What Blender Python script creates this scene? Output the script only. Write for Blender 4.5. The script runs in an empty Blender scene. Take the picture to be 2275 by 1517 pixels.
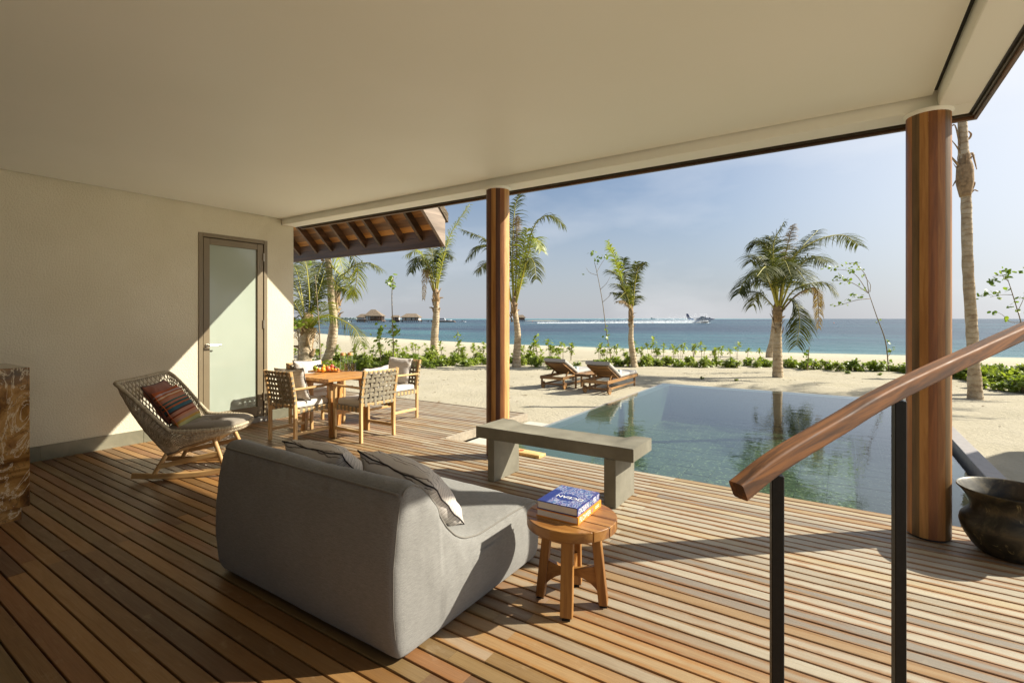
import bpy, bmesh, math, random
from mathutils import Vector, Matrix, noise as mnoise
random.seed(7)
R_ = math.radians
SC = bpy.context.scene
COL = SC.collection
# ------------------------------------------------------------------ camera, light, exposure
CX, HY, FL, EYE = 1137.5, 708.0, 1110.0, 1.5          # photograph: principal column, horizon row, focal length in pixels, eye height
YAW = math.atan(732.5 / FL)
FW = Vector((-math.sin(YAW), math.cos(YAW), 0)); RT = Vector((math.cos(YAW), math.sin(YAW), 0)); CAM = Vector((0, 0, EYE))
cam = bpy.data.cameras.new('camera'); cam_o = bpy.data.objects.new('camera', cam); COL.objects.link(cam_o)
cam_o.location = CAM; cam_o.rotation_euler = (R_(90), 0, YAW)
cam.sensor_width = 36; cam.lens = 36 * FL / 2275; cam.shift_y = -(758.5 - HY) / 2275
cam.clip_start = .05; cam.clip_end = 30000
SC.camera = cam_o
SUN_DIR = Vector((1.07, .90, 1.0)).normalized()        # towards the sun
sun = bpy.data.lights.new('sun', 'SUN'); sun.energy = 4.4; sun.angle = R_(.5); sun.color = (1, .945, .815)
sun_o = bpy.data.objects.new('sun', sun); COL.objects.link(sun_o); sun_o.rotation_euler = SUN_DIR.to_track_quat('Z', 'Y').to_euler()
W = bpy.data.worlds.new('World'); SC.world = W; W.use_nodes = True
wt = W.node_tree; wt.nodes.clear()
sky = wt.nodes.new('ShaderNodeTexSky'); sky.sky_type = 'NISHITA'; sky.sun_disc = False
sky.sun_elevation = math.asin(SUN_DIR.z); sky.sun_rotation = math.atan2(SUN_DIR.x, SUN_DIR.y)
sky.air_density = 1.0; sky.dust_density = .35; sky.ozone_density = 3.0; sky.altitude = 0
# thin high cloud spread over the whole sky, thicker towards the zenith side of the sun
wc = wt.nodes.new('ShaderNodeTexCoord'); wm = wt.nodes.new('ShaderNodeMapping'); wm.inputs['Scale'].default_value = (1.2, 1.2, 3.6); wm.inputs['Location'].default_value = (3.15, 0.4, 0.0)
wn = wt.nodes.new('ShaderNodeTexNoise'); wn.inputs['Scale'].default_value = 1.7; wn.inputs['Detail'].default_value = 6; wn.inputs['Roughness'].default_value = .5
wr = wt.nodes.new('ShaderNodeMapRange'); wr.inputs[1].default_value = .5; wr.inputs[2].default_value = .8; wr.inputs[3].default_value = 0; wr.inputs[4].default_value = .5
wx = wt.nodes.new('ShaderNodeMixRGB'); wx.inputs[2].default_value = (9.0, 9.0, 9.2, 1)
wh = wt.nodes.new('ShaderNodeHueSaturation'); wh.inputs['Saturation'].default_value = .84
bg = wt.nodes.new('ShaderNodeBackground'); bg.inputs['Strength'].default_value = .052; wo = wt.nodes.new('ShaderNodeOutputWorld')
L = wt.links.new
# low bank of haze towards the horizon
wz = wt.nodes.new('ShaderNodeSeparateXYZ'); wf = wt.nodes.new('ShaderNodeMapRange'); wf.interpolation_type = 'SMOOTHSTEP'; wf.inputs[1].default_value = -.02; wf.inputs[2].default_value = .30; wf.inputs[3].default_value = .85; wf.inputs[4].default_value = 0
wy = wt.nodes.new('ShaderNodeMixRGB'); wy.inputs[2].default_value = (4.3, 4.5, 5.05, 1)
L = wt.links.new
L(wc.outputs['Generated'], wz.inputs[0]); L(wz.outputs[2], wf.inputs[0]); L(wf.outputs[0], wy.inputs[0])
# the air is whiter towards the sun
wd = wt.nodes.new('ShaderNodeVectorMath'); wd.operation = 'DOT_PRODUCT'; wd.inputs[1].default_value = SUN_DIR
wg = wt.nodes.new('ShaderNodeMapRange'); wg.interpolation_type = 'SMOOTHSTEP'; wg.inputs[1].default_value = .40; wg.inputs[2].default_value = .98; wg.inputs[3].default_value = 0; wg.inputs[4].default_value = .9
ws = wt.nodes.new('ShaderNodeMixRGB'); ws.inputs[2].default_value = (9.6, 9.7, 9.9, 1)
L(wc.outputs['Generated'], wd.inputs[0]); L(wd.outputs['Value'], wg.inputs[0]); L(wg.outputs[0], ws.inputs[0])
L(wc.outputs['Generated'], wm.inputs[0]); L(wm.outputs[0], wn.inputs['Vector']); L(wn.outputs['Fac'], wr.inputs[0]); L(wr.outputs[0], wx.inputs[0])
L(sky.outputs[0], wh.inputs['Color']); L(wh.outputs[0], wy.inputs[1]); L(wy.outputs[0], ws.inputs[1]); L(ws.outputs[0], wx.inputs[1]); L(wx.outputs[0], bg.inputs[0]); L(bg.outputs[0], wo.inputs[0])
SC.view_settings.view_transform = 'Standard'; SC.view_settings.look = 'None'; SC.view_settings.gamma = 1; SC.view_settings.use_curve_mapping = False
SC.view_settings.exposure = 1.12
cy = SC.cycles; cy.use_denoising = True; cy.max_bounces = 10; cy.diffuse_bounces = 5; cy.glossy_bounces = 4; cy.transparent_max_bounces = 12
cy.blur_glossy = .27; cy.sample_clamp_indirect = 8; cy.caustics_refractive = False
try: cy.denoiser = 'OPENIMAGEDENOISE'
except Exception: pass

# ------------------------------------------------------------------ photograph pixels to places in the scene
def ray(x, y): return FW + RT * ((x - CX) / FL) - Vector((0, 0, (y - HY) / FL))
def pz(x, y, z=0): r = ray(x, y); return CAM + r * ((z - EYE) / r.z)
def px(x, y, X): r = ray(x, y); return CAM + r * (X / r.x)
def py(x, y, Y): r = ray(x, y); return CAM + r * (Y / r.y)
def pd(x, y, d): return CAM + ray(x, y) * d
SHORE = [(-900, 420), (-400, 210), (-150, 88), (-91, 60), (-62, 51), (-42, 46), (-27.7, 43.8), (-14, 43.4), (-4.5, 45), (3.6, 46.8), (10.5, 48.3), (40, 56), (200, 100), (900, 300)]
def shore(x):
    for (a, b), (c, d) in zip(SHORE, SHORE[1:]):
        if x <= c: return b + (d - b) * (x - a) / (c - a)
    return SHORE[-1][1]
SEA = -1.2
def ground(x, y):
    s = shore(x) - y
    if s > 26: z = -.15
    elif s > 0: z = -.15 - 1.05 * (1 - s / 26) ** 1.25
    else: z = max(-6, SEA + s * .06)
    return z
def on_ground(x, y):
    p = pz(x, y, -.15)
    for _ in range(25): p = pz(x, y, ground(p.x, p.y))
    return p

# ------------------------------------------------------------------ mesh builder
def lerp(a, b, t): return a + (b - a) * t
def smooth_path(pts, n):
    pts = [Vector(p) for p in pts]
    if len(pts) < 3: return [pts[0].lerp(pts[-1], i / n) for i in range(n + 1)]
    q = [pts[0] * 2 - pts[1]] + pts + [pts[-1] * 2 - pts[-2]]
    out = []; m = len(pts) - 1
    for i in range(n + 1):
        t = i / n * m; k = min(int(t), m - 1); t -= k
        a, b, c, d = q[k:k + 4]
        out.append(.5 * ((2 * b) + (c - a) * t + (2 * a - 5 * b + 4 * c - d) * t * t + (3 * b - a - 3 * c + d) * t ** 3))
    return out
class MB:
    def __init__(s): s.v = []; s.f = []; s.m = []; s.mi = 0
    def face(s, *i): s.f.append(i); s.m.append(s.mi)
    def add(s, vs, fs):
        o = len(s.v); s.v += [tuple(v) for v in vs]
        for f in fs: s.face(*[o + i for i in f])
    def quad(s, a, b, c, d): s.add([a, b, c, d], [(0, 1, 2, 3)])
    def box(s, lo, hi, mat=None, ch=0.0):
        x0, y0, z0 = lo; x1, y1, z1 = hi
        if ch:                                           # every edge chamfered
            vs = []; idx = {}
            for ax in range(3):
                for sx in (0, 1):
                    for sy in (0, 1):
                        for sz in (0, 1):
                            c = [(x0, x1)[sx], (y0, y1)[sy], (z0, z1)[sz]]
                            for k, sg in enumerate((sx, sy, sz)):
                                if k != ax: c[k] += -ch if sg else ch
                            idx[(ax, sx, sy, sz)] = len(vs); vs.append(Vector(c))
            fs = []
            C8 = [(a, b, c) for a in (0, 1) for b in (0, 1) for c in (0, 1)]
            for ax in range(3):
                for sg in (0, 1):
                    o = [k for k in range(3) if k != ax]
                    def cn(a, b):
                        t = [0, 0, 0]; t[ax] = sg; t[o[0]] = a; t[o[1]] = b; return tuple(t)
                    q = [cn(0, 0), cn(1, 0), cn(1, 1), cn(0, 1)]
                    if (sg == 1) != (ax != 1): q = q[::-1]
                    fs.append([idx[(ax,) + c] for c in q])
            for ax in range(3):                           # edge strips run along ax
                o = [k for k in range(3) if k != ax]
                for a in (0, 1):
                    for b in (0, 1):
                        def cn(e):
                            t = [0, 0, 0]; t[ax] = e; t[o[0]] = a; t[o[1]] = b; return tuple(t)
                        fs.append([idx[(o[0],) + cn(0)], idx[(o[1],) + cn(0)], idx[(o[1],) + cn(1)], idx[(o[0],) + cn(1)]])
            for c in C8: fs.append([idx[(0,) + c], idx[(1,) + c], idx[(2,) + c]])
            ctr = Vector(((x0 + x1) / 2, (y0 + y1) / 2, (z0 + z1) / 2)); g = []
            for f in fs:
                n = (vs[f[1]] - vs[f[0]]).cross(vs[f[2]] - vs[f[0]]); m_ = sum((vs[i] for i in f), Vector()) / len(f) - ctr
                g.append(f if n.dot(m_) > 0 else f[::-1])
            fs = g
        else:
            vs = [Vector(p) for p in ((x0, y0, z0), (x1, y0, z0), (x1, y1, z0), (x0, y1, z0), (x0, y0, z1), (x1, y0, z1), (x1, y1, z1), (x0, y1, z1))]
            fs = [(0, 3, 2, 1), (4, 5, 6, 7), (0, 1, 5, 4), (1, 2, 6, 5), (2, 3, 7, 6), (3, 0, 4, 7)]
        if mat is not None: vs = [mat @ v for v in vs]
        s.add(vs, fs)
    def bar(s, a, b, w, h=None, up=(0, 0, 1), ch=0.0):     # a squared bar from a to b, w sideways, h along up
        a, b = Vector(a), Vector(b); h = h or w; d = b - a; ln = d.length; d.normalize(); u = Vector(up)
        if abs(d.dot(u)) > .98: u = Vector((0, 1, 0))
        sd = u.cross(d).normalized(); u = d.cross(sd)
        m = Matrix(((d.x, sd.x, u.x, a.x), (d.y, sd.y, u.y, a.y), (d.z, sd.z, u.z, a.z), (0, 0, 0, 1)))
        s.box((0, -w / 2, -h / 2), (ln, w / 2, h / 2), m, ch)
    def tube(s, pts, r, n=8, caps=True, flat=1.0):
        pts = [Vector(p) for p in pts]; k = len(pts)
        rs = r if isinstance(r, (list, tuple)) else [r] * k
        t0 = (pts[1] - pts[0]).normalized(); u = Vector((0, 0, 1)) if abs(t0.z) < .9 else Vector((1, 0, 0))
        u = (u - t0 * u.dot(t0)).normalized(); vs = []
        for i, p in enumerate(pts):
            t = (pts[min(i + 1, k - 1)] - pts[max(i - 1, 0)])
            if t.length < 1e-9: t = t0
            t.normalize(); u = (u - t * u.dot(t)); u = u.normalized() if u.length > 1e-6 else t.orthogonal().normalized()
            w = t.cross(u)
            for j in range(n):
                a = 2 * math.pi * j / n; vs.append(p + (u * math.cos(a) * flat + w * math.sin(a)) * rs[i])
        fs = [(i * n + j, i * n + (j + 1) % n, (i + 1) * n + (j + 1) % n, (i + 1) * n + j) for i in range(k - 1) for j in range(n)]
        if caps: fs += [tuple(range(n))[::-1], tuple((k - 1) * n + j for j in range(n))]
        s.add(vs, fs)
    def lathe(s, prof, n=24, c=(0, 0, 0), cap=True):
        vs = [Vector((c[0] + r * math.cos(2 * math.pi * j / n), c[1] + r * math.sin(2 * math.pi * j / n), c[2] + z)) for r, z in prof for j in range(n)]
        fs = [(i * n + j, i * n + (j + 1) % n, (i + 1) * n + (j + 1) % n, (i + 1) * n + j) for i in range(len(prof) - 1) for j in range(n)]
        if cap: fs += [tuple(range(n))[::-1], tuple((len(prof) - 1) * n + j for j in range(n))]
        s.add(vs, fs)
    def prism(s, poly, a, b, fn):                          # poly in 2-D pushed from a to b; fn(u, v, w) gives the point
        n = len(poly); vs = [fn(u, v, w) for w in (a, b) for u, v in poly]
        s.add(vs, [tuple(range(n))[::-1], tuple(range(n, 2 * n))] + [(i, (i + 1) % n, n + (i + 1) % n, n + i) for i in range(n)])
    def grid(s, pts, nu, nv, closed=False):                # pts[i*nv+j]
        s.add(pts, [(i * nv + j, ((i + 1) % nu) * nv + j, ((i + 1) % nu) * nv + j + 1, i * nv + j + 1) for i in range(nu if closed else nu - 1) for j in range(nv - 1)])
    def ball(s, c, r, n=10, sq=(1, 1, 1)):
        m = n // 2 + 1; c = Vector(c); vs = [c + Vector((0, 0, -r * sq[2]))]
        for i in range(1, m):
            a = -math.pi / 2 + math.pi * i / m
            vs += [c + Vector((r * sq[0] * math.cos(a) * math.cos(2 * math.pi * j / n), r * sq[1] * math.cos(a) * math.sin(2 * math.pi * j / n), r * sq[2] * math.sin(a))) for j in range(n)]
        vs.append(c + Vector((0, 0, r * sq[2]))); e = len(vs) - 1
        fs = [(0, 1 + (j + 1) % n, 1 + j) for j in range(n)]
        for i in range(m - 2): fs += [(1 + i * n + j, 1 + i * n + (j + 1) % n, 1 + (i + 1) * n + (j + 1) % n, 1 + (i + 1) * n + j) for j in range(n)]
        fs += [(e, 1 + (m - 2) * n + j, 1 + (m - 2) * n + (j + 1) % n) for j in range(n)]
        s.add(vs, fs)
    def mesh(s, name, mats, smooth=False, fix=False):
        me = bpy.data.meshes.new(name); me.from_pydata(s.v, [], s.f)
        for m in (mats if isinstance(mats, (list, tuple)) else [mats]): me.materials.append(m)
        if any(s.m): me.polygons.foreach_set('material_index', s.m)
        if fix:
            b = bmesh.new(); b.from_mesh(me); bmesh.ops.recalc_face_normals(b, faces=b.faces); b.to_mesh(me); b.free()
        if smooth:
            me.polygons.foreach_set('use_smooth', [True] * len(me.polygons))
            if smooth is not True: me.set_sharp_from_angle(angle=R_(smooth))
        me.update(); return me
    def build(s, name, mats, parent=None, smooth=False, fix=False): return link(name, s.mesh(name, mats, smooth, fix), parent)
def link(name, me, parent=None, loc=None):
    o = bpy.data.objects.new(name, me); COL.objects.link(o)
    if parent: o.parent = parent
    if loc is not None: o.location = loc
    return o
def tag(o, label=None, cat=None, group=None, kind=None):
    for k, v in (('label', label), ('category', cat), ('group', group), ('kind', kind)):
        if v: o[k] = v
    return o
def thing(name, label, cat, loc=(0, 0, 0), rz=0, group=None):
    o = bpy.data.objects.new(name, None); COL.objects.link(o); o.location = loc; o.rotation_euler = (0, 0, rz)
    return tag(o, label, cat, group)
KIDS = {}
def copy_tree(o, parent=None):
    c = o.copy(); COL.objects.link(c); c.parent = parent
    for ch in o.children: copy_tree(ch, c)
    return c
def text_mesh(txt, size, extrude=.0004):
    cu = bpy.data.curves.new('lettering', 'FONT'); cu.body = txt; cu.size = size; cu.extrude = extrude; cu.align_x = 'CENTER'; cu.align_y = 'CENTER'; cu.resolution_u = 3
    o = bpy.data.objects.new('lettering', cu); COL.objects.link(o)
    me = bpy.data.meshes.new_from_object(o.evaluated_get(bpy.context.evaluated_depsgraph_get()))
    bpy.data.objects.remove(o); return me

# ------------------------------------------------------------------ materials
class NT:
    def __init__(s, name):
        s.mat = bpy.data.materials.new(name); s.mat.use_nodes = True; s.t = s.mat.node_tree; s.t.nodes.clear()
        s.out = s.n('OutputMaterial')
    def n(s, typ, ins=None, **kw):
        nd = s.t.nodes.new('ShaderNode' + typ)
        for k, v in kw.items(): setattr(nd, k, v)
        for k, v in (ins or {}).items():
            if hasattr(v, 'is_linked'): s.t.links.new(v, nd.inputs[k])
            else:
                if isinstance(v, tuple) and len(v) == 3 and nd.inputs[k].type == 'RGBA': v = v + (1,)
                nd.inputs[k].default_value = v
        return nd
    def obj(s): return s.n('TexCoord').outputs['Object']
    def pos(s): return s.n('NewGeometry').outputs['Position']
    def gen(s): return s.n('TexCoord').outputs['Generated']
    def rnd(s): return s.n('ObjectInfo').outputs['Random']
    def xyz(s, v): return s.n('SeparateXYZ', {0: v}).outputs
    def scale(s, v, sc, loc=(0, 0, 0), rot=(0, 0, 0)): return s.n('Mapping', {0: v, 'Scale': sc, 'Location': loc, 'Rotation': rot}).outputs[0]
    def noise(s, v, sc=5, det=4, rough=.55, dist=0): return s.n('TexNoise', {'Vector': v, 'Scale': sc, 'Detail': det, 'Roughness': rough, 'Distortion': dist}).outputs['Fac']
    def math(s, op, a, b=0.0, c=0.0, clamp=False): return s.n('Math', {0: a, 1: b, 2: c}, operation=op, use_clamp=clamp).outputs[0]
    def rng(s, v, a, b, c=0, d=1, smooth=False): return s.n('MapRange', {0: v, 1: a, 2: b, 3: c, 4: d}, interpolation_type='SMOOTHSTEP' if smooth else 'LINEAR').outputs[0]
    def mix(s, f, a, b, mode='MIX'): return s.n('MixRGB', {0: f, 1: a, 2: b}, blend_type=mode).outputs[0]
    def ramp(s, f, stops, const=False):
        nd = s.n('ValToRGB', {0: f}); e = nd.color_ramp.elements; e.remove(e[1])
        if const: nd.color_ramp.interpolation = 'CONSTANT'
        for i, (p, c) in enumerate(stops):
            el = e[0] if i == 0 else e.new(p)
            el.position = p; el.color = tuple(c) + (1,) if len(c) == 3 else c
        return nd.outputs[0]
    def bump(s, h, st=.3, d=.01, nrm=None):
        i = {'Height': h, 'Strength': st, 'Distance': d}
        if nrm is not None: i['Normal'] = nrm
        return s.n('Bump', i).outputs[0]
    def pbr(s, col, rough=.5, nrm=None, metal=0, spec=.5, **kw):
        i = {'Base Color': col, 'Roughness': rough, 'Metallic': metal, 'Specular IOR Level': spec}
        if nrm is not None: i['Normal'] = nrm
        i.update({k.replace('_', ' '): v for k, v in kw.items()})
        b = s.n('BsdfPrincipled', i); s.t.links.new(b.outputs[0], s.out.inputs[0]); return b
    def surf(s, sh): s.t.links.new(sh, s.out.inputs[0]); return s.mat
def C(r, g, b): # sRGB 0-255 to linear
    return tuple(((c / 255 + .055) / 1.055) ** 2.4 if c > 10 else c / 3294 for c in (r, g, b))
def mul(c, k): return tuple(min(1, x * k) for x in c)
def plain(name, col, rough=.5, var=.12, sc=6, bump=0, bsc=60, bd=.003, metal=0, spec=.5, world=False):
    t = NT(name); v = t.pos() if world else t.obj()
    c = t.mix(t.rng(t.noise(v, sc, 5), .3, .7), mul(col, 1 - var), mul(col, 1 + var))
    t.pbr(c, rough, t.bump(t.noise(v, bsc, 3), bump, bd) if bump else None, metal, spec); return t.mat
def wood(name, a, b, axis=0, sc=14, rough=.45, tint=.25, bump=.12, streak=.5, rot=None):
    """streaky timber: grain runs along one local axis; every object differs a little"""
    t = NT(name); r = t.rnd(); v = t.n('VectorMath', {0: t.obj(), 1: t.n('CombineXYZ', {0: t.math('MULTIPLY', r, 37.), 1: t.math('MULTIPLY', r, 91.), 2: t.math('MULTIPLY', r, 53.)}).outputs[0]}, operation='ADD').outputs[0]
    s3 = [1, 1, 1]; s3[axis] = .07
    if rot: v = t.scale(v, (1, 1, 1), rot=rot)
    g = t.scale(v, tuple(s3)); n1 = t.noise(g, sc, 6, .6, .6); n2 = t.noise(g, sc * 5, 4, .6)
    f = t.math('ADD', t.math('MULTIPLY', n1, 1 - streak * .4), t.math('MULTIPLY', n2, streak * .4))
    c = t.ramp(t.rng(f, .32, .68), [(0, mul(b, .75)), (.35, b), (.7, a), (1, mul(a, 1.12))])
    c = t.mix(1, c, t.ramp(r, [(0, (1 - tint,) * 3), (.5, (1, 1, 1)), (1, (1 + tint * .2, 1 - tint * .1, 1 - tint * .25))]), 'MULTIPLY')
    t.pbr(c, t.rng(n2, .3, .7, rough - .08, rough + .1), t.bump(f, bump, .004)); return t.mat
def fabric(name, col, sc=900, rough=.9, var=.12, stripe=None):
    t = NT(name); v = t.obj()
    wx = t.noise(t.scale(v, (1, 12, 12)), sc / 14, 2); wy = t.noise(t.scale(v, (12, 1, 12)), sc / 14, 2)
    w = t.math('MULTIPLY', t.math('ADD', wx, wy), .5)
    c = t.mix(t.rng(w, .35, .65), mul(col, 1 - var), mul(col, 1 + var)); big = t.noise(v, 4, 4)
    c = t.mix(t.rng(big, .3, .7, 0, .18), c, mul(col, .7))
    t.pbr(c, rough, t.bump(t.math('ADD', w, t.math('MULTIPLY', t.noise(v, 9, 3), .6)), .25, .004), spec=.25, Sheen_Weight=.15); return t.mat
def leaf(name, a, b, trans=.35, rough=.45, sc=3):
    t = NT(name); n = t.noise(t.pos(), sc, 4); r = t.rnd()
    c = t.mix(t.math('ADD', t.math('MULTIPLY', t.rng(n, .3, .7), .7), t.math('MULTIPLY', r, .3)), a, b)
    p = t.n('BsdfPrincipled', {'Base Color': c, 'Roughness': rough, 'Specular IOR Level': .4})
    tr = t.n('BsdfTranslucent', {0: t.mix(1, c, (1.5, 1.6, .7), 'MULTIPLY')})
    return t.surf(t.n('MixShader', {0: trans, 1: p.outputs[0], 2: tr.outputs[0]}).outputs[0])
M = {}
# stucco wall
t = NT('stucco'); v = t.pos(); n1 = t.noise(v, 55, 4, .6); vo = t.n('TexVoronoi', {'Vector': v, 'Scale': 70}).outputs['Distance']
c = t.mix(t.rng(t.noise(v, 1.3, 5), .35, .65), C(203, 194, 170), C(211, 203, 181)); c = t.mix(t.rng(n1, .5, .8, 0, .25), c, C(182, 172, 152))
t.pbr(c, .85, t.bump(t.math('SUBTRACT', n1, t.math('MULTIPLY', vo, .6)), .55, .008), spec=.3); M['stucco'] = t.mat
t = NT('ceiling_paint'); v = t.pos(); c = t.mix(t.rng(t.noise(v, .7, 4), .35, .65), C(242, 244, 236), C(245, 246, 239))
t.pbr(c, t.rng(t.noise(v, 1.5, 3), .3, .7, .42, .58), t.bump(t.noise(v, 2.2, 3), .05, .02), spec=.4); M['ceiling'] = t.mat
M['dark_gap'] = plain('shadow_gap_black', (.012, .012, .011), .6)  # black colour stands in for the shade inside open gaps
M['track'] = plain('bronze_track', C(96, 88, 74), .4, metal=.6)
M['track_dark'] = plain('dark_track', C(52, 46, 38), .5, metal=.3)
M['fascia'] = wood('fascia_timber', C(112, 82, 56), C(74, 52, 34), 0, 8)
M['fascia_y'] = wood('fascia_timber_side', C(112, 82, 56), C(74, 52, 34), 1, 8)
M['thatch'] = plain('grey_thatch', C(112, 98, 80), .95, .35, 9, 1, 40, .05)
t = NT('skirting_stone'); v = t.pos(); c = t.ramp(t.noise(v, 2.2, 7, .62, .8), [(.3, C(96, 94, 76)), (.5, C(118, 114, 94)), (.68, C(140, 132, 110))]); c = t.mix(t.rng(t.rnd(), 0, 1, 0, .25), c, C(84, 84, 68))
t.pbr(c, .45, t.bump(t.noise(v, 40, 4), .15, .003)); M['skirting'] = t.mat
M['door_metal'] = plain('taupe_door_paint', C(122, 108, 84), .42, .06, 3, .08, 300, .001)
t = NT('frosted_glass'); v = t.pos(); t.pbr(t.mix(t.rng(t.noise(v, .8, 3), .3, .7), C(158, 166, 150), C(166, 173, 158)), .12, None, spec=.55, Coat_Weight=.3); M['frosted'] = t.mat
M['steel'] = plain('brushed_steel', C(190, 182, 168), .28, .1, 20, .1, 200, .001, metal=1)
M['granite'] = plain('grey_granite', C(150, 146, 138), .6, .3, 160, .1, 200, .001)
# deck boards
t = NT('deck_timber'); P = t.pos(); r = t.rnd(); X = t.xyz(P); G = t.xyz(t.gen())
vv = t.n('VectorMath', {0: P, 1: t.n('CombineXYZ', {0: t.math('MULTIPLY', r, 41.), 1: t.math('MULTIPLY', r, 17.), 2: 0.}).outputs[0]}, operation='ADD').outputs[0]
g = t.scale(vv, (.09, 1, 1)); n1 = t.noise(g, 26, 6, .62, 1.2); n2 = t.noise(t.scale(vv, (.04, 1, 1)), 120, 4, .6); blot = t.noise(t.scale(vv, (.35, 1.3, 1)), 5, 5, .6, .6)
brown = t.ramp(r, [(0, C(120, 86, 48)), (.14, C(142, 104, 58)), (.28, C(108, 80, 48)), (.42, C(150, 110, 62)), (.56, C(118, 94, 58)), (.7, C(130, 88, 50)), (.85, C(98, 70, 46)), (1, C(146, 108, 60))], True)
pale = t.ramp(t.math('FRACT', t.math('MULTIPLY', r, 7.31)), [(0, C(166, 157, 138)), (.15, C(154, 144, 125)), (.3, C(170, 156, 127)), (.42, C(130, 122, 110)), (.5, C(158, 136, 102)), (.66, C(174, 164, 142)), (.8, C(148, 122, 88)), (.9, C(160, 152, 136))], True)
mk = t.math('ADD', X[1], t.math('MULTIPLY', t.math('ADD', X[0], 3.), .5))
mk = t.rng(t.math('ADD', mk, t.math('MULTIPLY', t.math('SUBTRACT', t.math('FRACT', t.math('MULTIPLY', r, 3.7)), .5), 1.1)), 1.4, 4.6, 0, 1, True)
edge = t.math('MULTIPLY', t.math('ABSOLUTE', t.math('SUBTRACT', G[1], .5)), 2.)
wear = t.math('ADD', edge, t.math('MULTIPLY', t.math('SUBTRACT', blot, .5), 2.4))
pale = t.mix(t.rng(wear, .42, .9, 0, .9), pale, t.mix(.5, brown, C(150, 108, 62)))
c = t.mix(mk, brown, pale)
c = t.mix(t.rng(n1, .35, .7, 0, .45), c, t.mix(1, c, (.62, .56, .5), 'MULTIPLY')); c = t.mix(t.rng(n2, .5, .75, 0, .35), c, t.mix(1, c, (.6, .55, .5), 'MULTIPLY'))
c = t.mix(t.rng(t.noise(t.scale(P, (1, 1.6, 1), rot=(0, 0, .6)), 7, 6, .7), .58, .75, 0, .22), c, C(190, 176, 150))
t.pbr(c, t.math('ADD', t.rng(n1, .3, .7, .34, .5), t.math('MULTIPLY', mk, .12)), t.bump(t.math('ADD', n1, t.math('MULTIPLY', n2, .7)), .3, .004), spec=.45); M['deck'] = t.mat
M['deck_under'] = plain('deck_underside', (.02, .017, .014), .9)  # near-black sheet standing in for the shade below the boards
M['roofboard'] = [wood('eave_board', C(*a), C(*b), 0, 9, .5, .2, .1) for a, b in (((208, 150, 78), (168, 112, 52)), ((140, 104, 70), (104, 74, 48)), ((188, 134, 74), (146, 98, 50)))]
M['rake'] = wood('rake_board_timber', C(158, 140, 124), C(128, 112, 98), 1, 6, .7, .05)
# column staves
M['stave'] = []
for i, (a, b) in enumerate((((172, 118, 62), (150, 98, 48)), ((148, 92, 46), (126, 76, 36)), ((120, 94, 58), (102, 78, 48)), ((184, 134, 76), (164, 114, 60)), ((202, 162, 104), (182, 138, 82)), ((98, 56, 30), (80, 44, 22)))):
    m = wood('column_timber', C(*a), C(*b), 2, 22, .45, .12, .06); M['stave'].append(m)
# sand, pool, sea
t = NT('beach_sand'); P = t.pos(); n1 = t.noise(P, 1.1, 6, .6); n2 = t.noise(P, 14, 5, .7); n3 = t.noise(P, 130, 3, .7); X = t.xyz(P)
c = t.mix(t.rng(n1, .3, .7), C(170, 161, 138), C(179, 170, 149)); c = t.mix(t.rng(n2, .5, .75, 0, .22), c, C(166, 154, 132)); c = t.mix(t.rng(n3, .66, .8, 0, .3), c, C(150, 132, 104))
c = t.mix(t.rng(X[2], -1.22, -1.0, .6, 0), c, C(168, 146, 112)); c = t.mix(t.rng(X[1], 22, 36, 0, .55), c, C(196, 188, 167))
t.pbr(c, .95, t.bump(t.math('ADD', t.math('MULTIPLY', n2, 1.0), t.math('ADD', t.math('MULTIPLY', n3, .18), t.math('MULTIPLY', n1, 1.6))), .6, .05), spec=.15); M['sand'] = t.mat
t = NT('pool_tile_green'); P = t.pos(); vo = t.n('TexVoronoi', {'Vector': t.scale(P, (42, 42, 42)), 'Scale': 1}, distance='CHEBYCHEV'); 
c = t.ramp(t.xyz(vo.outputs['Color'])[0], [(0, C(48, 60, 48)), (.3, C(64, 80, 60)), (.6, C(55, 70, 56)), (.9, C(80, 98, 70)), (1, C(160, 172, 130))]); c = t.mix(t.math('MULTIPLY', t.rnd(), .35), c, C(60, 74, 62))  # the brightest mosaic bits stand in for sun glints on the floor
t.pbr(c, .3); M['pool_tile'] = t.mat
M['pool_grout'] = plain('pool_grout', C(140, 154, 138), .7)
M['pool_wall'] = plain('pool_wall_tile', C(74, 88, 78), .35, .25, 40)
t = NT('pool_water'); P = t.pos(); h = t.math('ADD', t.noise(t.scale(P, (1.3, 2.4, 1), rot=(0, 0, .5)), 2.6, 3, .5, .5), t.math('MULTIPLY', t.noise(P, 11, 2), .2))
nb = t.bump(h, .05, .05); fr = t.math('MULTIPLY_ADD', t.math('POWER', t.n('LayerWeight', {'Blend': .5, 'Normal': nb}).outputs['Facing'], 5.), .965, .035)
gl = t.n('BsdfGlossy', {'Color': (1, 1, 1), 'Roughness': .02, 'Normal': nb}); tr = t.n('BsdfTransparent', {0: (.82, .90, .83)})
t.surf(t.n('MixShader', {0: fr, 1: tr.outputs[0], 2: gl.outputs[0]}).outputs[0]); M['pool_water'] = t.mat
t = NT('sea_water'); P = t.pos(); X = t.xyz(P)
far = t.math('SUBTRACT', X[1], t.math('MULTIPLY', X[0], .12))
nb = t.noise(t.scale(P, (.010, .045, 1)), 1, 5, .55, .5); nbig = t.noise(t.scale(P, (.0016, .0045, 1), loc=(2.3, .4, 0)), 1, 4, .5)
turq, deep, mid = C(64, 108, 112), C(34, 50, 68), C(50, 80, 93)
c = t.mix(t.rng(nb, .42, .58), deep, mid); c = t.mix(t.rng(t.math('ADD', far, t.math('MULTIPLY', nb, 50)), 62, 112, 1, 0, True), c, turq)
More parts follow.
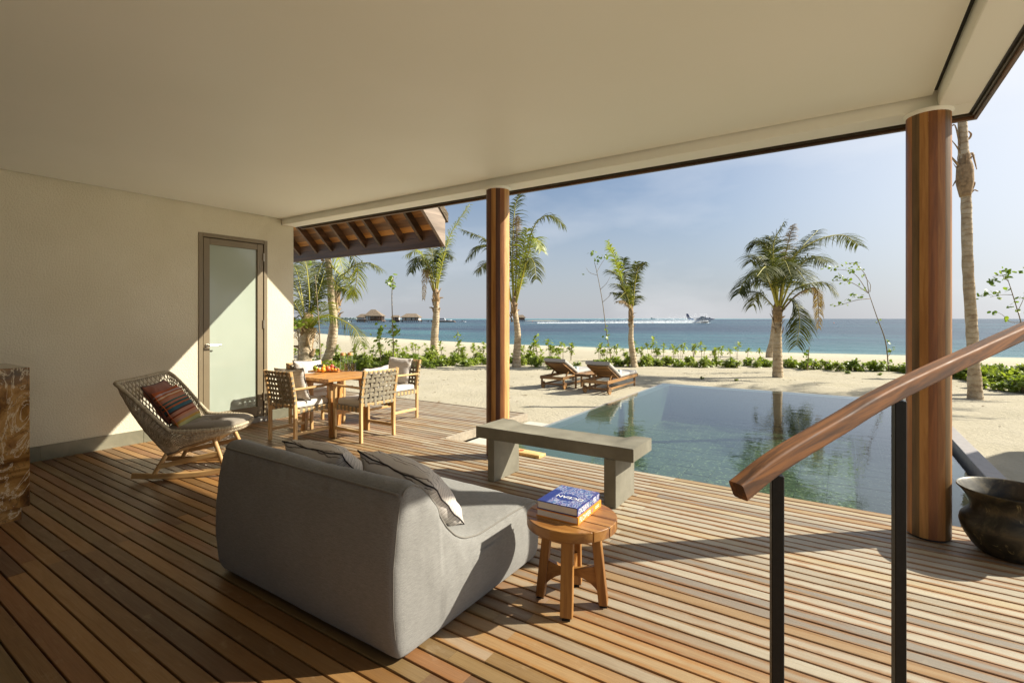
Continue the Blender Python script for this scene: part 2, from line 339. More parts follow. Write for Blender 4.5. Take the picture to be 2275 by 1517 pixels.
c = t.mix(t.rng(nb, .56, .66, 0, .9), c, turq); c = t.mix(t.rng(far, 250, 900, 0, .55), c, deep)
c = t.mix(t.math('MULTIPLY', t.rng(far, 700, 2500), t.rng(X[0], -200, -900)), c, C(78, 140, 146))
c = t.mix(t.rng(t.math('ADD', far, t.math('MULTIPLY', t.noise(P, .3, 3), 4)), 46.5, 51, .75, 0), c, C(132, 158, 146))
wv = t.math('ADD', t.noise(t.scale(P, (.35, 1, 1), rot=(0, 0, .35)), 1.1, 4, .6, .4), t.math('MULTIPLY', t.noise(t.scale(P, (.12, .4, 1), rot=(0, 0, .3)), 1, 3), 1.6))
t.pbr(c, .25, t.bump(wv, .9, .5), spec=.28, IOR=1.33); M['sea'] = t.mat
M['foam'] = plain('sea_foam', (.85, .88, .9), .8, .1, 2)
# furniture
M['sofa'] = fabric('grey_outdoor_fabric', C(128, 126, 121), 420, .92, .24)
M['piping'] = fabric('grey_piping', C(120, 116, 108))
M['taupe'] = fabric('taupe_cushion_fabric', C(136, 126, 112), 700)
M['white_fab'] = fabric('off_white_fabric', C(204, 198, 188), 700)
M['lounge_fab'] = fabric('lounger_grey_fabric', C(172, 166, 158), 700)
M['towel'] = fabric('pale_towel', C(206, 214, 204), 500)
M['terracotta'] = fabric('terracotta_fabric', C(132, 82, 64), 700)
M['black_trim'] = plain('dark_trim_cord', (.03, .022, .02), .8)
M['orange_trim'] = plain('orange_trim_cord', C(186, 92, 40), .8)
M['teal_trim'] = plain('teal_trim_cord', C(20, 112, 112), .8)
def stripes(name, stops, sc, axis, wob=.25, const=False):
    t = NT(name); v = t.obj(); w = t.xyz(t.n('VectorMath', {0: v, 1: t.n('VectorMath', {0: t.n('TexNoise', {'Vector': v, 'Scale': 5., 'Detail': 3.}).outputs['Color'], 'Scale': wob * .06}, operation='SCALE').outputs[0]}, operation='ADD').outputs[0])[axis]
    f = t.math('FRACT', t.math('MULTIPLY_ADD', w, sc, 100.5)); c = t.ramp(f, stops, const)
    n = t.noise(v, 260, 2); c = t.mix(t.rng(n, .4, .7, 0, .25), c, t.mix(1, c, (.7, .68, .65), 'MULTIPLY'))
    t.pbr(c, .92, t.bump(t.math('ADD', n, t.noise(v, 12, 3)), .3, .004), spec=.2); return t.mat
w1, g1, d1 = C(208, 200, 190), C(146, 134, 124), C(84, 74, 68)
M['grey_stripe'] = stripes('grey_line_stripe', [(0, w1), (.42, w1), (.47, g1), (.52, d1), (.57, w1), (.80, w1), (.85, g1), (.9, w1)], 34, 1, .55)
M['grey_stripe_x'] = stripes('grey_line_stripe_across', [(0, w1), (.32, w1), (.4, g1), (.52, d1), (.6, w1), (.78, w1), (.84, d1), (.9, g1), (.96, w1)], 34, 0, .55)
M['kilim'] = stripes('multicolour_wool_stripe', [(0, C(150, 148, 98)), (.1, C(172, 166, 116)), (.16, C(180, 140, 66)), (.21, C(166, 128, 106)), (.27, C(176, 120, 90)), (.32, C(120, 52, 30)), (.35, C(160, 112, 92)), (.42, C(72, 40, 34)), (.45, C(52, 84, 92)), (.53, C(150, 82, 48)), (.57, C(40, 74, 72)), (.61, C(150, 98, 78)), (.66, C(40, 84, 80)), (.69, C(158, 108, 88)), (.76, C(160, 98, 62)), (.8, C(196, 168, 140)), (.83, C(156, 88, 56)), (.87, C(170, 150, 150)), (.91, C(176, 92, 56))], 1 / .44, 1, .12, True)
t = NT('teal_check'); v = t.obj(); ck = t.n('TexChecker', {'Vector': v, 'Color1': C(206, 206, 190), 'Color2': C(40, 124, 116), 'Scale': 160.}); t.pbr(ck.outputs[0], .9, spec=.2); M['teal_check'] = t.mat
M['wicker'] = plain('woven_fibre', C(172, 158, 132), .65, .3, 30, .2, 200, .002)
M['wicker_dark'] = plain('woven_fibre_dark', C(120, 106, 84), .7, .3, 30)
M['pale_wood'] = [wood('pale_teak', C(212, 178, 124), C(180, 142, 90), k, 12, .5, .12, .08) for k in range(3)]
M['teak'] = [wood('honey_teak', C(156, 110, 54), C(124, 80, 36), k, 12, .38, .14, .08) for k in range(3)]
M['lounger_teak'] = [wood('lounger_teak', C(158, 118, 70), C(112, 80, 46), k, 12, .5, .2, .08) for k in range(3)]
M['table_teak'] = [wood('table_teak', C(200, 148, 82), C(164, 112, 54), k, 12, .42, .12, .08) for k in range(3)]
M['strap'] = plain('webbing_strap', C(130, 120, 100), .85, .12, 40, .3, 500, .001)
M['rail_wood'] = wood('handrail_timber', C(130, 82, 38), C(80, 48, 21), 0, 30, .68, .1, .45, rot=(0, R_(27), -R_(53)))
M['black_steel'] = plain('black_painted_steel', (.008, .008, .008), .45, .3, 30, .25, 90, .002, spec=.3)
t = NT('grey_concrete'); v = t.pos(); n1 = t.noise(v, 3, 6, .6); n2 = t.noise(v, 90, 4, .7); c = t.ramp(n1, [(.3, C(104, 99, 84)), (.5, C(120, 115, 99)), (.7, C(135, 130, 114))]); c = t.mix(t.rng(n2, .62, .75, 0, .5), c, C(88, 83, 71))
t.pbr(c, .75, t.bump(n2, .25, .004)); M['concrete'] = t.mat
M['pad'] = plain('pale_terrazzo', C(188, 184, 170), .7, .2, 120, .2, 120, .003)
M['edge_grey'] = plain('weathered_edge_board', C(150, 138, 120), .85, .2, 12, .3, 40, .003)
M['rim'] = plain('grey_pool_rim', C(150, 144, 140), .6, .1, 14, .1, 90, .002)
M['pebble'] = plain('dark_pebble', C(46, 44, 42), .5, .3, 20)
t = NT('brown_marble'); v = t.scale(t.pos(), (1, 1.0, 1.0), rot=(.35, 0, 0)); n0 = t.noise(v, 3.2, 8, .62, 1.4)
c = t.ramp(n0, [(.30, C(66, 42, 20)), (.42, C(116, 78, 36)), (.5, C(150, 110, 58)), (.58, C(176, 136, 82)), (.7, C(126, 84, 40))])
ve = t.math('ABSOLUTE', t.math('SUBTRACT', t.noise(t.scale(v, (1, 1.8, .8)), 2.3, 9, .66, 2.0), .5)); c = t.mix(t.rng(ve, .0, .018, .9, 0), c, C(222, 206, 174))
v2 = t.math('ABSOLUTE', t.math('SUBTRACT', t.noise(v, 7, 7, .6, 1.0), .52)); c = t.mix(t.rng(v2, 0, .012, .75, 0), c, C(54, 40, 30)); c = t.mix(t.rng(t.noise(v, 1.7, 4), .56, .68, 0, .6), c, C(84, 80, 76))
t.pbr(c, .14, None, spec=.55); M['marble'] = t.mat
t = NT('aged_bronze'); v = t.obj(); n1 = t.noise(v, 7, 7, .66, 1.0); c = t.ramp(n1, [(.34, C(40, 37, 31)), (.5, C(60, 56, 47)), (.62, C(86, 77, 58)), (.72, C(48, 45, 39))])
vs_ = t.noise(t.scale(v, (6, 6, 1.2)), 2.5, 6, .7, 1.5); c = t.mix(t.rng(vs_, .62, .72, 0, .75), c, C(176, 160, 112))
t.pbr(c, t.rng(n1, .3, .7, .36, .58), t.bump(t.noise(v, 26, 4), .3, .004), metal=.55); M['pot'] = t.mat
M['paper'] = plain('book_pages', C(222, 214, 200), .9, .1, 300)
M['navy'] = plain('navy_print', C(34, 46, 112), .35)
M['orange'] = plain('orange_print', C(222, 142, 44), .4)
M['white'] = plain('white_paint', (.8, .8, .78), .5, .03)
t = NT('swirl_print'); v = t.obj(); sw = t.n('TexWave', {'Vector': v, 'Scale': 7., 'Distortion': 14., 'Detail': 5., 'Detail Scale': 2.2}).outputs['Fac']; n = t.noise(v, 22, 5, .6, 2)
c = t.ramp(sw, [(0, C(56, 68, 124)), (.3, C(110, 132, 172)), (.5, C(184, 186, 196)), (.7, C(112, 104, 150)), (1, C(62, 72, 124))]); c = t.mix(t.rng(n, .55, .7, 0, .7), c, C(150, 110, 130)); c = t.mix(t.rng(t.noise(v, 30, 4, .6, 1), .58, .7, 0, .6), c, C(96, 160, 150))
t.pbr(c, .3); M['swirl'] = t.mat
M['rosette'] = plain('pink_print', C(190, 110, 120), .5, .4, 120)
M['red'] = plain('red_paint', C(190, 60, 36), .5)
M['ply'] = wood('pale_ply', C(216, 188, 128), C(190, 158, 98), 0, 14, .55, .05)
t = NT('clear_glass'); fc = t.n('LayerWeight', {'Blend': .5}).outputs['Facing']; fr = t.rng(t.math('POWER', fc, 3.), 0, 1, .07, .8); gl = t.n('BsdfGlossy', {'Roughness': .03}); tr = t.n('BsdfTransparent', {0: (.86, .9, .88)}); t.surf(t.n('MixShader', {0: fr, 1: tr.outputs[0], 2: gl.outputs[0]}).outputs[0]); M['glass'] = t.mat
t = NT('smoked_glass'); fc = t.n('LayerWeight', {'Blend': .5}).outputs['Facing']; fr = t.rng(t.math('POWER', fc, 3.), 0, 1, .07, .8); gl = t.n('BsdfGlossy', {'Roughness': .03}); tr = t.n('BsdfTransparent', {0: (.74, .70, .68)}); t.surf(t.n('MixShader', {0: fr, 1: tr.outputs[0], 2: gl.outputs[0]}).outputs[0]); M['smoked'] = t.mat
M['cork'] = plain('cork', C(196, 150, 96), .8, .2, 80)
M['fruit'] = {k: plain('fruit_' + k, C(*c), .4, .2, 14) for k, c in dict(orange=(236, 160, 40), apricot=(230, 140, 40), peach=(204, 112, 70), blush=(196, 84, 66), pear=(150, 160, 40), plum=(88, 52, 56), grape=(40, 34, 40)).items()}
# plants
M['trunk'] = NT('palm_bark'); t = M['trunk']; v = t.obj(); X = t.xyz(v); ring = t.math('FRACT', t.math('MULTIPLY', t.math('ADD', X[2], t.math('MULTIPLY', t.noise(v, 5, 4), .16)), 9.))
c = t.ramp(t.noise(v, 5, 6, .65), [(.3, C(146, 122, 94)), (.5, C(186, 166, 136)), (.7, C(206, 190, 164))]); c = t.mix(t.math('MULTIPLY', t.rng(ring, 0, .25, .55, 0), t.rng(t.noise(v, 4, 3), .35, .6)), c, C(108, 88, 66)); t.pbr(c, .9, t.bump(t.math('ADD', t.rng(ring, 0, .3), t.noise(v, 40, 4)), .8, .02)); M['trunk'] = t.mat
M['husk'] = plain('palm_boot_fibre', C(150, 124, 92), .9, .4, 14, .6, 60, .01)
M['frond'] = leaf('palm_leaf', C(54, 64, 22), C(98, 100, 38), .26, .62)
M['frond_y'] = leaf('palm_leaf_yellow', C(96, 114, 34), C(158, 158, 52), .32)
M['frond_dead'] = leaf('palm_leaf_dry', C(132, 110, 80), C(166, 142, 106), .15, .8)
M['rachis'] = plain('palm_leaf_stalk', C(168, 160, 62), .5, .25, 3)
M['shrub'] = [leaf('shrub_leaf', C(98, 118, 40), C(144, 154, 64), .38, .38), leaf('shrub_leaf_light', C(108, 126, 46), C(154, 160, 78), .38, .38)]
M['stem'] = plain('woody_stem', C(128, 112, 86), .9, .25, 20)
M['round_leaf'] = leaf('round_leaf', C(84, 112, 34), C(146, 160, 60), .36, .38)
M['island'] = plain('hazy_far_mass', C(112, 126, 128), .95, .2, .05)  # blue-grey tone puts the haze of distance into the colour
M['litter'] = plain('dry_leaf_litter', C(112, 88, 58), .9, .4, 4)
M['house_dark'] = plain('dark_house_front', C(46, 40, 34), .4, .2, 3)
# far things
M['hut_wall'] = plain('hut_wall_white', C(196, 190, 180), .8, .1, .6)
M['hut_wood'] = plain('hut_timber', C(112, 86, 64), .9, .3, 2)
M['hut_thatch'] = plain('hut_thatch', C(128, 112, 94), .95, .25, 1.5, .8, 3, .4)
M['hut_dark'] = plain('hut_dark_opening', C(48, 42, 38), .8)
M['boat_white'] = plain('boat_white', C(216, 218, 220), .4, .04)
M['aircraft_grey'] = plain('aircraft_pale_grey', C(164, 168, 178), .4, .05)
M['boat_blue'] = plain('boat_dark_blue', C(24, 40, 92), .3, .08)
M['boat_teal'] = plain('aircraft_light_blue', C(40, 120, 176), .4, .2, .5)
M['dark_glass'] = plain('dark_window', C(34, 40, 48), .1)
M['prop'] = plain('dark_metal', C(60, 60, 60), .4, metal=.5)
# ------------------------------------------------------------------ ground, sea
XW = -7.09                                             # wall plane
CEIL, SOF = 3.008, 2.92
PX0, PX1, PY0, PY1, PW = -3.70, 1.085, 4.72, 12.45, -.10  # pool
def axis_lines(lo, hi, fixed, step, grow):
    s = set(fixed)
    x = max(fixed); st = step
    while x < hi: x += st; st *= grow; s.add(round(min(x, hi), 3))
    x = min(fixed); st = step
    while x > lo: x -= st; st *= grow; s.add(round(max(x, lo), 3))
    return sorted(s)
def frange(a, b, st): n = max(1, round((b - a) / st)); return [round(a + (b - a) * i / n, 4) for i in range(n + 1)]
gx = axis_lines(-900, 900, frange(-24, -4.2, .3) + frange(-4.2, PX0, .25) + frange(PX0, 1.32, .5) + frange(1.32, 8, .3), .35, 1.16)
gy = axis_lines(-60, 500, frange(0, 4.7, .6) + frange(4.7, 6.78, .5) + frange(6.78, PY1, .25) + frange(PY1, 30, .3), .35, 1.12)
m = MB()
idx = {}
def gz(x, y):
    z = ground(x, y)
    if -9.6 < x < 4 and y < 6.7: return -.34
    near = max(0, 1 - math.hypot(x + 4, y - 12) / 60)
    if z > -1.1 and y > 6.8:
        z += near * (.035 * mnoise.noise((x * .9, y * .9, 1)) + .018 * mnoise.noise((x * 2.7, y * 2.7, 5)))
        if PX0 - .3 < x < 1.6 and y < PY1 + .3: z = min(z, -.125)
    return z
for i, x in enumerate(gx):
    for j, y in enumerate(gy): m.v.append((x, y, gz(x, y)))
ny = len(gy)
for i in range(len(gx) - 1):
    for j in range(ny - 1):
        xm, ym = (gx[i] + gx[i + 1]) / 2, (gy[j] + gy[j + 1]) / 2
        if PX0 < xm < 1.32 and 4.7 < ym < PY1: continue
        m.face(i * ny + j, (i + 1) * ny + j, (i + 1) * ny + j + 1, i * ny + j + 1)
tag(m.build('sand_beach', M['sand'], smooth=True), 'pale sand running down from the deck and pool to the sea', kind='structure')
m = MB(); m.quad((-26000, 20, SEA), (26000, 20, SEA), (26000, 26000, SEA), (-26000, 26000, SEA))
tag(m.build('sea', M['sea']), 'blue and turquoise lagoon reaching to the horizon', kind='structure')

# ------------------------------------------------------------------ pool
pool = thing('swimming_pool', 'green tiled infinity pool let in between the timber deck and the sand', 'swimming pool', (0, 0, 0)); pool['kind'] = 'structure'; del pool['category']
ZF = -.86
m = MB(); m.quad((PX0, PY0, ZF - .012), (PX1, PY0, ZF - .012), (PX1, PY1, ZF - .012), (PX0, PY1, ZF - .012)); m.build('pool_floor', M['pool_grout'], pool)
nx_, ny_ = 12, 22; tw, th = (PX1 - PX0 - .34) / nx_, (PY1 - PY0 - .26) / ny_
m = MB(); m.box((-tw / 2 + .006, -th / 2 + .006, -.02), (tw / 2 - .006, th / 2 - .006, 0)); tm = m.mesh('floor_tile', M['pool_tile'])
for i in range(nx_):
    for j in range(ny_): link('floor_tile', tm, pool, (PX0 + .2 + tw * (i + .5), PY0 + .06 + th * (j + .5), ZF + random.uniform(-.003, .003)))
m = MB(); WT = PW - .022
m.box((PX0, PY0, ZF - .1), (PX0 + .2, PY1, WT)); m.box((PX0 + .2, PY1 - .2, ZF - .1), (PX1, PY1, WT)); m.box((PX1 - .14, PY0, ZF - .1), (PX1, PY1 - .2, WT)); m.box((PX0 + .2, PY0, ZF - .1), (PX1 - .14, PY0 + .06, WT))
m.build('pool_wall', M['pool_wall'], pool)
m = MB(); m.quad((PX0 + .003, PY0 + .003, PW), (PX1 - .003, PY0 + .003, PW), (PX1 - .003, PY1 - .003, PW), (PX0 + .003, PY1 - .003, PW)); m.build('pool_water', M['pool_water'], pool)
m = MB(); m.box((PX1 + .001, PY0, -.45), (1.16, PY1, -.36)); m.build('gutter', M['pool_wall'], pool)
m = MB()
for k in range(240):
    r = random.uniform(.018, .034); m.ball((random.uniform(PX1 + .03, 1.135), random.uniform(4.9, PY1), -.33 + random.uniform(-.02, .05)), r, 6, (1, 1.2, .7))
m.build('pebbles', M['pebble'], pool, smooth=True)['kind'] = 'stuff'
m = MB(); m.box((1.16, 4.82, -.6), (1.315, 12.75, -.02), ch=.006); m.build('rim', M['rim'], pool)
m = MB(); m.box((PX0 - .05, PY0 + 1.6, -.6), (PX0, PY1 + .05, -.112)); m.box((PX0, PY1, -.6), (1.16, PY1 + .05, -.112)); m.build('rim', M['rim'], pool)

# ------------------------------------------------------------------ deck of separate boards
deck = thing('timber_deck', 'weathered hardwood deck of narrow boards under the pavilion', None); deck['kind'] = 'structure'
PITCH, BT = .0867, .028
bcache = {}
def board(x0, x1, y, parent, jitter=True):
    ln = round(x1 - x0, 4); w = PITCH - .0085
    if ln not in bcache:
        m = MB(); k_ = .0028; m.prism([(-w / 2, -BT), (w / 2, -BT), (w / 2, -k_), (w / 2 - k_, 0), (-w / 2 + k_, 0), (-w / 2, -k_)], 0, ln - .0012, lambda u, v, q: Vector((q, u, v))); bcache[ln] = m.mesh('board', M['deck'], fix=True)
    o = link('board', bcache[ln], parent, (x0 + .001, y, random.uniform(-.0012, .0012) if jitter else 0)); return o
row = 0
y = 4.79 - PITCH / 2
while y > -.75:
    off = .09 if row % 2 else -.07
    xs = [XW + .016, -4.13 + off, -1.37 - off * .9, 1.42 + off, 3.3]
    if -.3 < y < 1.17: xs = [x for x in xs if True]
    for a, b in zip(xs, xs[1:]): board(a, b, y, deck)
    y -= PITCH; row += 1
m = MB(); m.box((-7.0, -.8, -.09), (3.3, 4.77, -.05)); m.build('deck_underside', M['deck_under'], deck)
m = MB(); m.box((-4.19, 4.752, -.2), (3.3, 4.788, -.032)); m.build('deck_edge', M['fascia'], deck)
deck2 = thing('dining_deck', 'weathered deck boards of the dining terrace beside the sand', None); deck2['kind'] = 'structure'
y = 4.79 + PITCH / 2
while y < 6.72:
    off = .12 if row % 2 else -.1
    board(-9.2, -6.9 + off, y, deck2); board(-6.9 + off, -4.2, y, deck2); y += PITCH; row += 1
m = MB(); m.box((-9.2, 4.81, -.09), (-4.23, 6.7, -.05)); m.build('deck_underside', M['deck_under'], deck2)
m = MB(); m.box((-4.197, 4.80, -.115), (-4.165, 6.76, .002), ch=.003); m.build('deck_edge', M['edge_grey'], deck2)
m = MB(); m.box((-9.2, 6.735, -.115), (-4.2, 6.765, .001), ch=.003); m.build('deck_edge', M['edge_grey'], deck2)
m = MB(); m.box((-4.15, 4.80, -.4), (PX0 - .052, 6.8, -.13), ch=.004); tag(m.build('concrete_pad', M['pad']), 'pale speckled slab between deck edge and pool', kind='structure')

# ------------------------------------------------------------------ wall, skirting, door
wall = thing('stucco_wall', 'beige textured stucco wall with a stone skirting on the left', 'wall', (XW, 1.5, 0))
DY0, DY1, DZ = 3.226, 4.170, 2.645
m = MB(); m.box((-.22, -3.6, 0), (0, DY0 - 1.5, 3.28)); m.box((-.22, DY1 - 1.5, 0), (0, 4.396 - 1.5, 3.28)); m.box((-.22, 4.396 - 1.5, 0), (0, 4.596 - 1.5, 2.918)); m.box((-.22, DY0 - 1.5, DZ), (0, DY1 - 1.5, 3.28)); m.build('wall_face', M['stucco'], wall)
ya = -2.1; k = 0
while ya < DY0 - .01:
    yb = min(ya + .94, DY0 - .001); m = MB(); m.box((.0005, ya - 1.5 + .001, -.03), (.016 + .0015 * (k % 2), yb - 1.5 - .001, .155), ch=.0015); m.build('skirting_tile', M['skirting'], wall); ya = yb; k += 1
m = MB(); m.box((.0005, DY1 - 1.5 + .001, -.03), (.016, 4.594 - 1.5, .155), ch=.0015); m.build('skirting_tile', M['skirting'], wall)
door = thing('glass_door', 'taupe framed door with one tall frosted glass pane in the stucco wall', 'door', (XW, (DY0 + DY1) / 2, 0))
h = (DY1 - DY0) / 2
m = MB(); m.box((-.12, -h, .07), (.012, -h + .052, DZ), ch=.002); m.box((-.12, h - .052, .07), (.012, h, DZ), ch=.002); m.box((-.12, -h + .053, DZ - .052), (.012, h - .053, DZ), ch=.002); m.build('frame', M['door_metal'], door)
a, b, z0, z1 = -h + .062, h - .062, .082, DZ - .062
gy0, gy1 = px(466, 700, XW).y - (DY0 + DY1) / 2, px(572, 700, XW).y - (DY0 + DY1) / 2
gz0, gz1 = .225, 2.50
m = MB(); m.box((-.05, a, z0), (.002, gy0, z1), ch=.002); m.box((-.05, gy1, z0), (.002, b, z1), ch=.002); m.box((-.05, gy0 + .001, gz1), (.002, gy1 - .001, z1), ch=.002); m.box((-.05, gy0 + .001, z0), (.002, gy1 - .001, gz0), ch=.002)
leaf_o = m.build('door_leaf', M['door_metal'], door)
m = MB(); m.box((-.034, gy0 + .001, gz0 + .001), (-.022, gy1 - .001, gz1 - .001)); m.build('pane', M['frosted'], leaf_o)
m = MB(); m.box((-.12, -h + .053, .075), (-.06, h - .053, DZ - .053)); m.build('reveal', M['dark_gap'], door)
hy_ = px(460, 770, XW).y - (DY0 + DY1) / 2
m = MB(); cz = 1.145
m.prism([(hy_ + .027 * math.cos(i * math.pi / 10), cz + .027 * math.sin(i * math.pi / 10)) for i in range(20)], .002, .014, lambda u, v, w: Vector((w, u, v)))
m.tube([(.012, hy_, cz), (.06, hy_, cz), (.066, hy_ + .006, cz), (.066, hy_ + .15, cz)], .0095, 8); m.build('handle', M['steel'], leaf_o, smooth=40)
for z in (.36, 1.42, 2.4):
    m = MB(); m.tube([(.012, h - .057, z - .06), (.012, h - .057, z + .06)], .011, 8); m.build('hinge', M['steel'], door, smooth=40)
m = MB(); m.box((-.12, -h - .01, -.03), (.03, h + .02, .068), ch=.003); m.build('threshold', M['granite'], door)

# ------------------------------------------------------------------ pavilion roof: ceiling, beams, trims, thatch
roof = thing('pavilion_roof', 'broad cream plaster ceiling with edge beams and thin timber fascia over the deck', 'roof', (-3, 2, CEIL))
O = Vector((3, -2, -CEIL))
def rb(name, lo, hi, mat, ch=0.0):
    m = MB(); m.box(Vector(lo) + O, Vector(hi) + O, ch=ch); return m.build(name, mat, roof)
rb('ceiling_panel', (XW + .02, -2.05, CEIL), (.51, 4.378, CEIL + .06), M['ceiling'])
rb('shadow_gap', (XW - .1, -2.05, CEIL + .035), (.60, 4.45, CEIL + .1), M['dark_gap'])
rb('edge_beam', (XW, 4.398, SOF), (.737, 4.63, CEIL + .11), M['ceiling'], .006)
rb('edge_beam', (.54, -2.05, SOF), (.737, 4.397, CEIL + .11), M['ceiling'], .006)
m = MB(); m.box(Vector((XW + .03, 4.632, SOF + .012)) + O, Vector((.737, 4.668, SOF + .05)) + O); m.box(Vector((.739, -2.05, SOF + .012)) + O, Vector((.757, 4.668, SOF + .05)) + O); m.build('track', M['track_dark'], roof)
m = MB(); m.box(Vector((XW + .03, 4.669, SOF - .004)) + O, Vector((.757, 4.684, SOF + .06)) + O); m.box(Vector((.758, -2.05, SOF - .004)) + O, Vector((.771, 4.684, SOF + .06)) + O); m.build('track', M['track'], roof)
rb('fascia', (XW + .03, 4.70, SOF - .022), (.795, 4.735, SOF + .12), M['fascia'], .003)
rb('fascia', (.772, -2.05, SOF - .022), (.795, 4.699, SOF + .12), M['fascia_y'], .003)
m = MB(); e = Vector((0, 0, 3.285)); q = [(XW - .3, -2.3), (.70, -2.3), (.70, 4.64), (XW - .3, 4.64)]
lowv = [Vector((x, y_, 3.121)) + O for x, y_ in q]; up = [Vector((x, y_, 3.14)) + O for x, y_ in q]; rid = [Vector((-4.0, 1.2, 5.0)) + O, Vector((-2.5, 1.2, 5.0)) + O]
m.add(lowv + up + rid, [(3, 2, 1, 0), (0, 1, 5, 4), (1, 2, 6, 5), (2, 3, 7, 6), (3, 0, 4, 7), (4, 5, 9, 8), (5, 6, 9), (6, 7, 8, 9), (7, 4, 8)]); m.build('thatch', M['thatch'], roof)
bw = thing('house_wall', 'dark glazed house front closing the pavilion behind the camera', 'wall', (-3, -1.3, 0)); m = MB(); m.box((-4.3, -.2, 0), (3.5, 0, 3.2)); m.build('wall_face', M['house_dark'], bw)

# ------------------------------------------------------------------ columns of timber staves
def column(x, y, r, label, seq, rot):
    t = thing('timber_column', label, 'column', (x, y, 0), 0, 'round timber columns under the front beam'); n = 16
    for k in range(n):
        m = MB(); a0 = 2 * math.pi * k / n + rot; poly = []
        for e in range(4):
            a = a0 + (2 * math.pi / n - .004) * e / 3; poly.append((r * math.cos(a), r * math.sin(a)))
        for e in range(3, -1, -1):
            a = a0 + (2 * math.pi / n - .004) * e / 3; poly.append((r * .8 * math.cos(a), r * .8 * math.sin(a)))
        m.prism(poly, .018, SOF - .016, lambda u, v, w: Vector((u, v, w))); m.build('stave', M['stave'][seq[k % len(seq)]], t, smooth=30)
    m = MB(); m.lathe([(r * .86, 0), (r * .86, .03)], 24); m.build('foot', M['dark_gap'], t)
    m = MB(); m.lathe([(r * .97, SOF - .03), (r + .012, SOF - .012), (r + .014, SOF - .001)], 32); m.build('collar', M['ceiling'], t, smooth=50)
    return t
column(.50, 4.47, .1235, 'stout round timber column near the bronze pot at the right', [1, 0, 2, 0, 3, 4, 3, 0, 2, 5, 0, 3, 1, 0, 2, 3], math.radians(-96))
column(-3.135, 4.47, .1265, 'round timber column behind the concrete bench with dark middle stave', [3, 5, 1, 4, 4, 3, 0, 2, 1, 0, 3, 5, 0, 3, 5, 5], math.radians(-88))

# ------------------------------------------------------------------ neighbouring roof with rafters (over the left end)
nr = thing('tiled_eave_roof', 'timber eave of the next roof with open rafters and boarded underside', 'roof', (-7.7, 6.43, 2.72))
NR = Vector((7.7, -6.43, -2.72)); YE, ZE, SL = 6.351, 2.703, 1.0; XR = -5.53
def rz(y_): return ZE + SL * (YE - y_)
def slab(name, x0, x1, ya, yb, off0, off1, mat):             # sloping slab between two heights above the eave line
    m = MB(); m.prism([(ya, rz(ya) + off0), (yb, rz(yb) + off0), (yb, rz(yb) + off1), (ya, rz(ya) + off1)], x0, x1, lambda u, v, w: Vector((w, u, v)) + NR); return m.build(name, mat, nr, fix=True)
ytop = 3.2
m = MB(); m.box(Vector((-9.95, YE - .06, ZE)) + NR, Vector((XR - .06, YE, ZE + .185)) + NR, ch=.003); m.build('eave_beam', M['fascia'], nr)
xs = [py(x, 560, 6.22).x for x in (659, 697, 730, 766, 804, 838, 886, 930)]
m = MB(); m.box(Vector((-9.95, YE - .062, ZE + .186)) + NR, Vector((XR - .062, YE - .03, ZE + .30)) + NR); m.build('blocking', M['fascia'], nr)
for x in [xs[0] - .4] + xs: slab('rafter', x - .028, x + .028, YE - .062, ytop, .06, .235, M['fascia_y'])
yy = YE - .03; kk = 0
while yy > 4.3:
    slab('roof_board', -9.95, XR - .06, yy, yy - .108, .236, .252 + .003 * (kk % 2), M['roofboard'][kk % 3]); yy -= .11; kk += 1
slab('rake_board', XR - .06, XR, YE + .002, ytop, .0, .46, M['rake'])
slab('thatch', -9.95, XR + .02, YE + .06, ytop, .47, .62, M['thatch'])

# unseen gabled pavilion added at the right, its roof shaped to shade the sand
gp = thing('unseen_shade_pavilion', 'open gabled pavilion to the right whose roof shades the sand', 'pavilion', (6.3, 9.6, -.15))
m = MB(); GV = Vector((-6.3, -9.6, .15))
for s in (1, -1):
    m.prism([(9.6 + s * 1.71, 2.67), (9.6 + s * .002, 4.43), (9.6 + s * .002, 4.60), (9.6 + s * 1.71, 2.84)], 4.93, 8.3, lambda u, v, w: Vector((w, u, v)) + GV)
m.build('roof', M['thatch'], gp, fix=True)
for x in (5.4, 7.9):
    for y_ in (8.3, 10.9):
        m = MB(); m.tube([Vector((x, y_, -.3)) + GV, Vector((x, y_, 2.95)) + GV], .08, 12); m.build('post', M['stave'][0], gp, smooth=40)

# ------------------------------------------------------------------ marble counter at the left
mc = thing('marble_counter', 'brown veined marble counter end standing by the left wall', 'counter', (-5.42, .4, 0))
m = MB(); m.box((-.32, -1.3, .095), (.32, .74, 1.135), ch=.004); m.build('slab', M['marble'], mc)
m = MB(); m.box((-.29, -1.27, -.001), (.29, .70, .094)); m.build('plinth', M['marble'], mc)
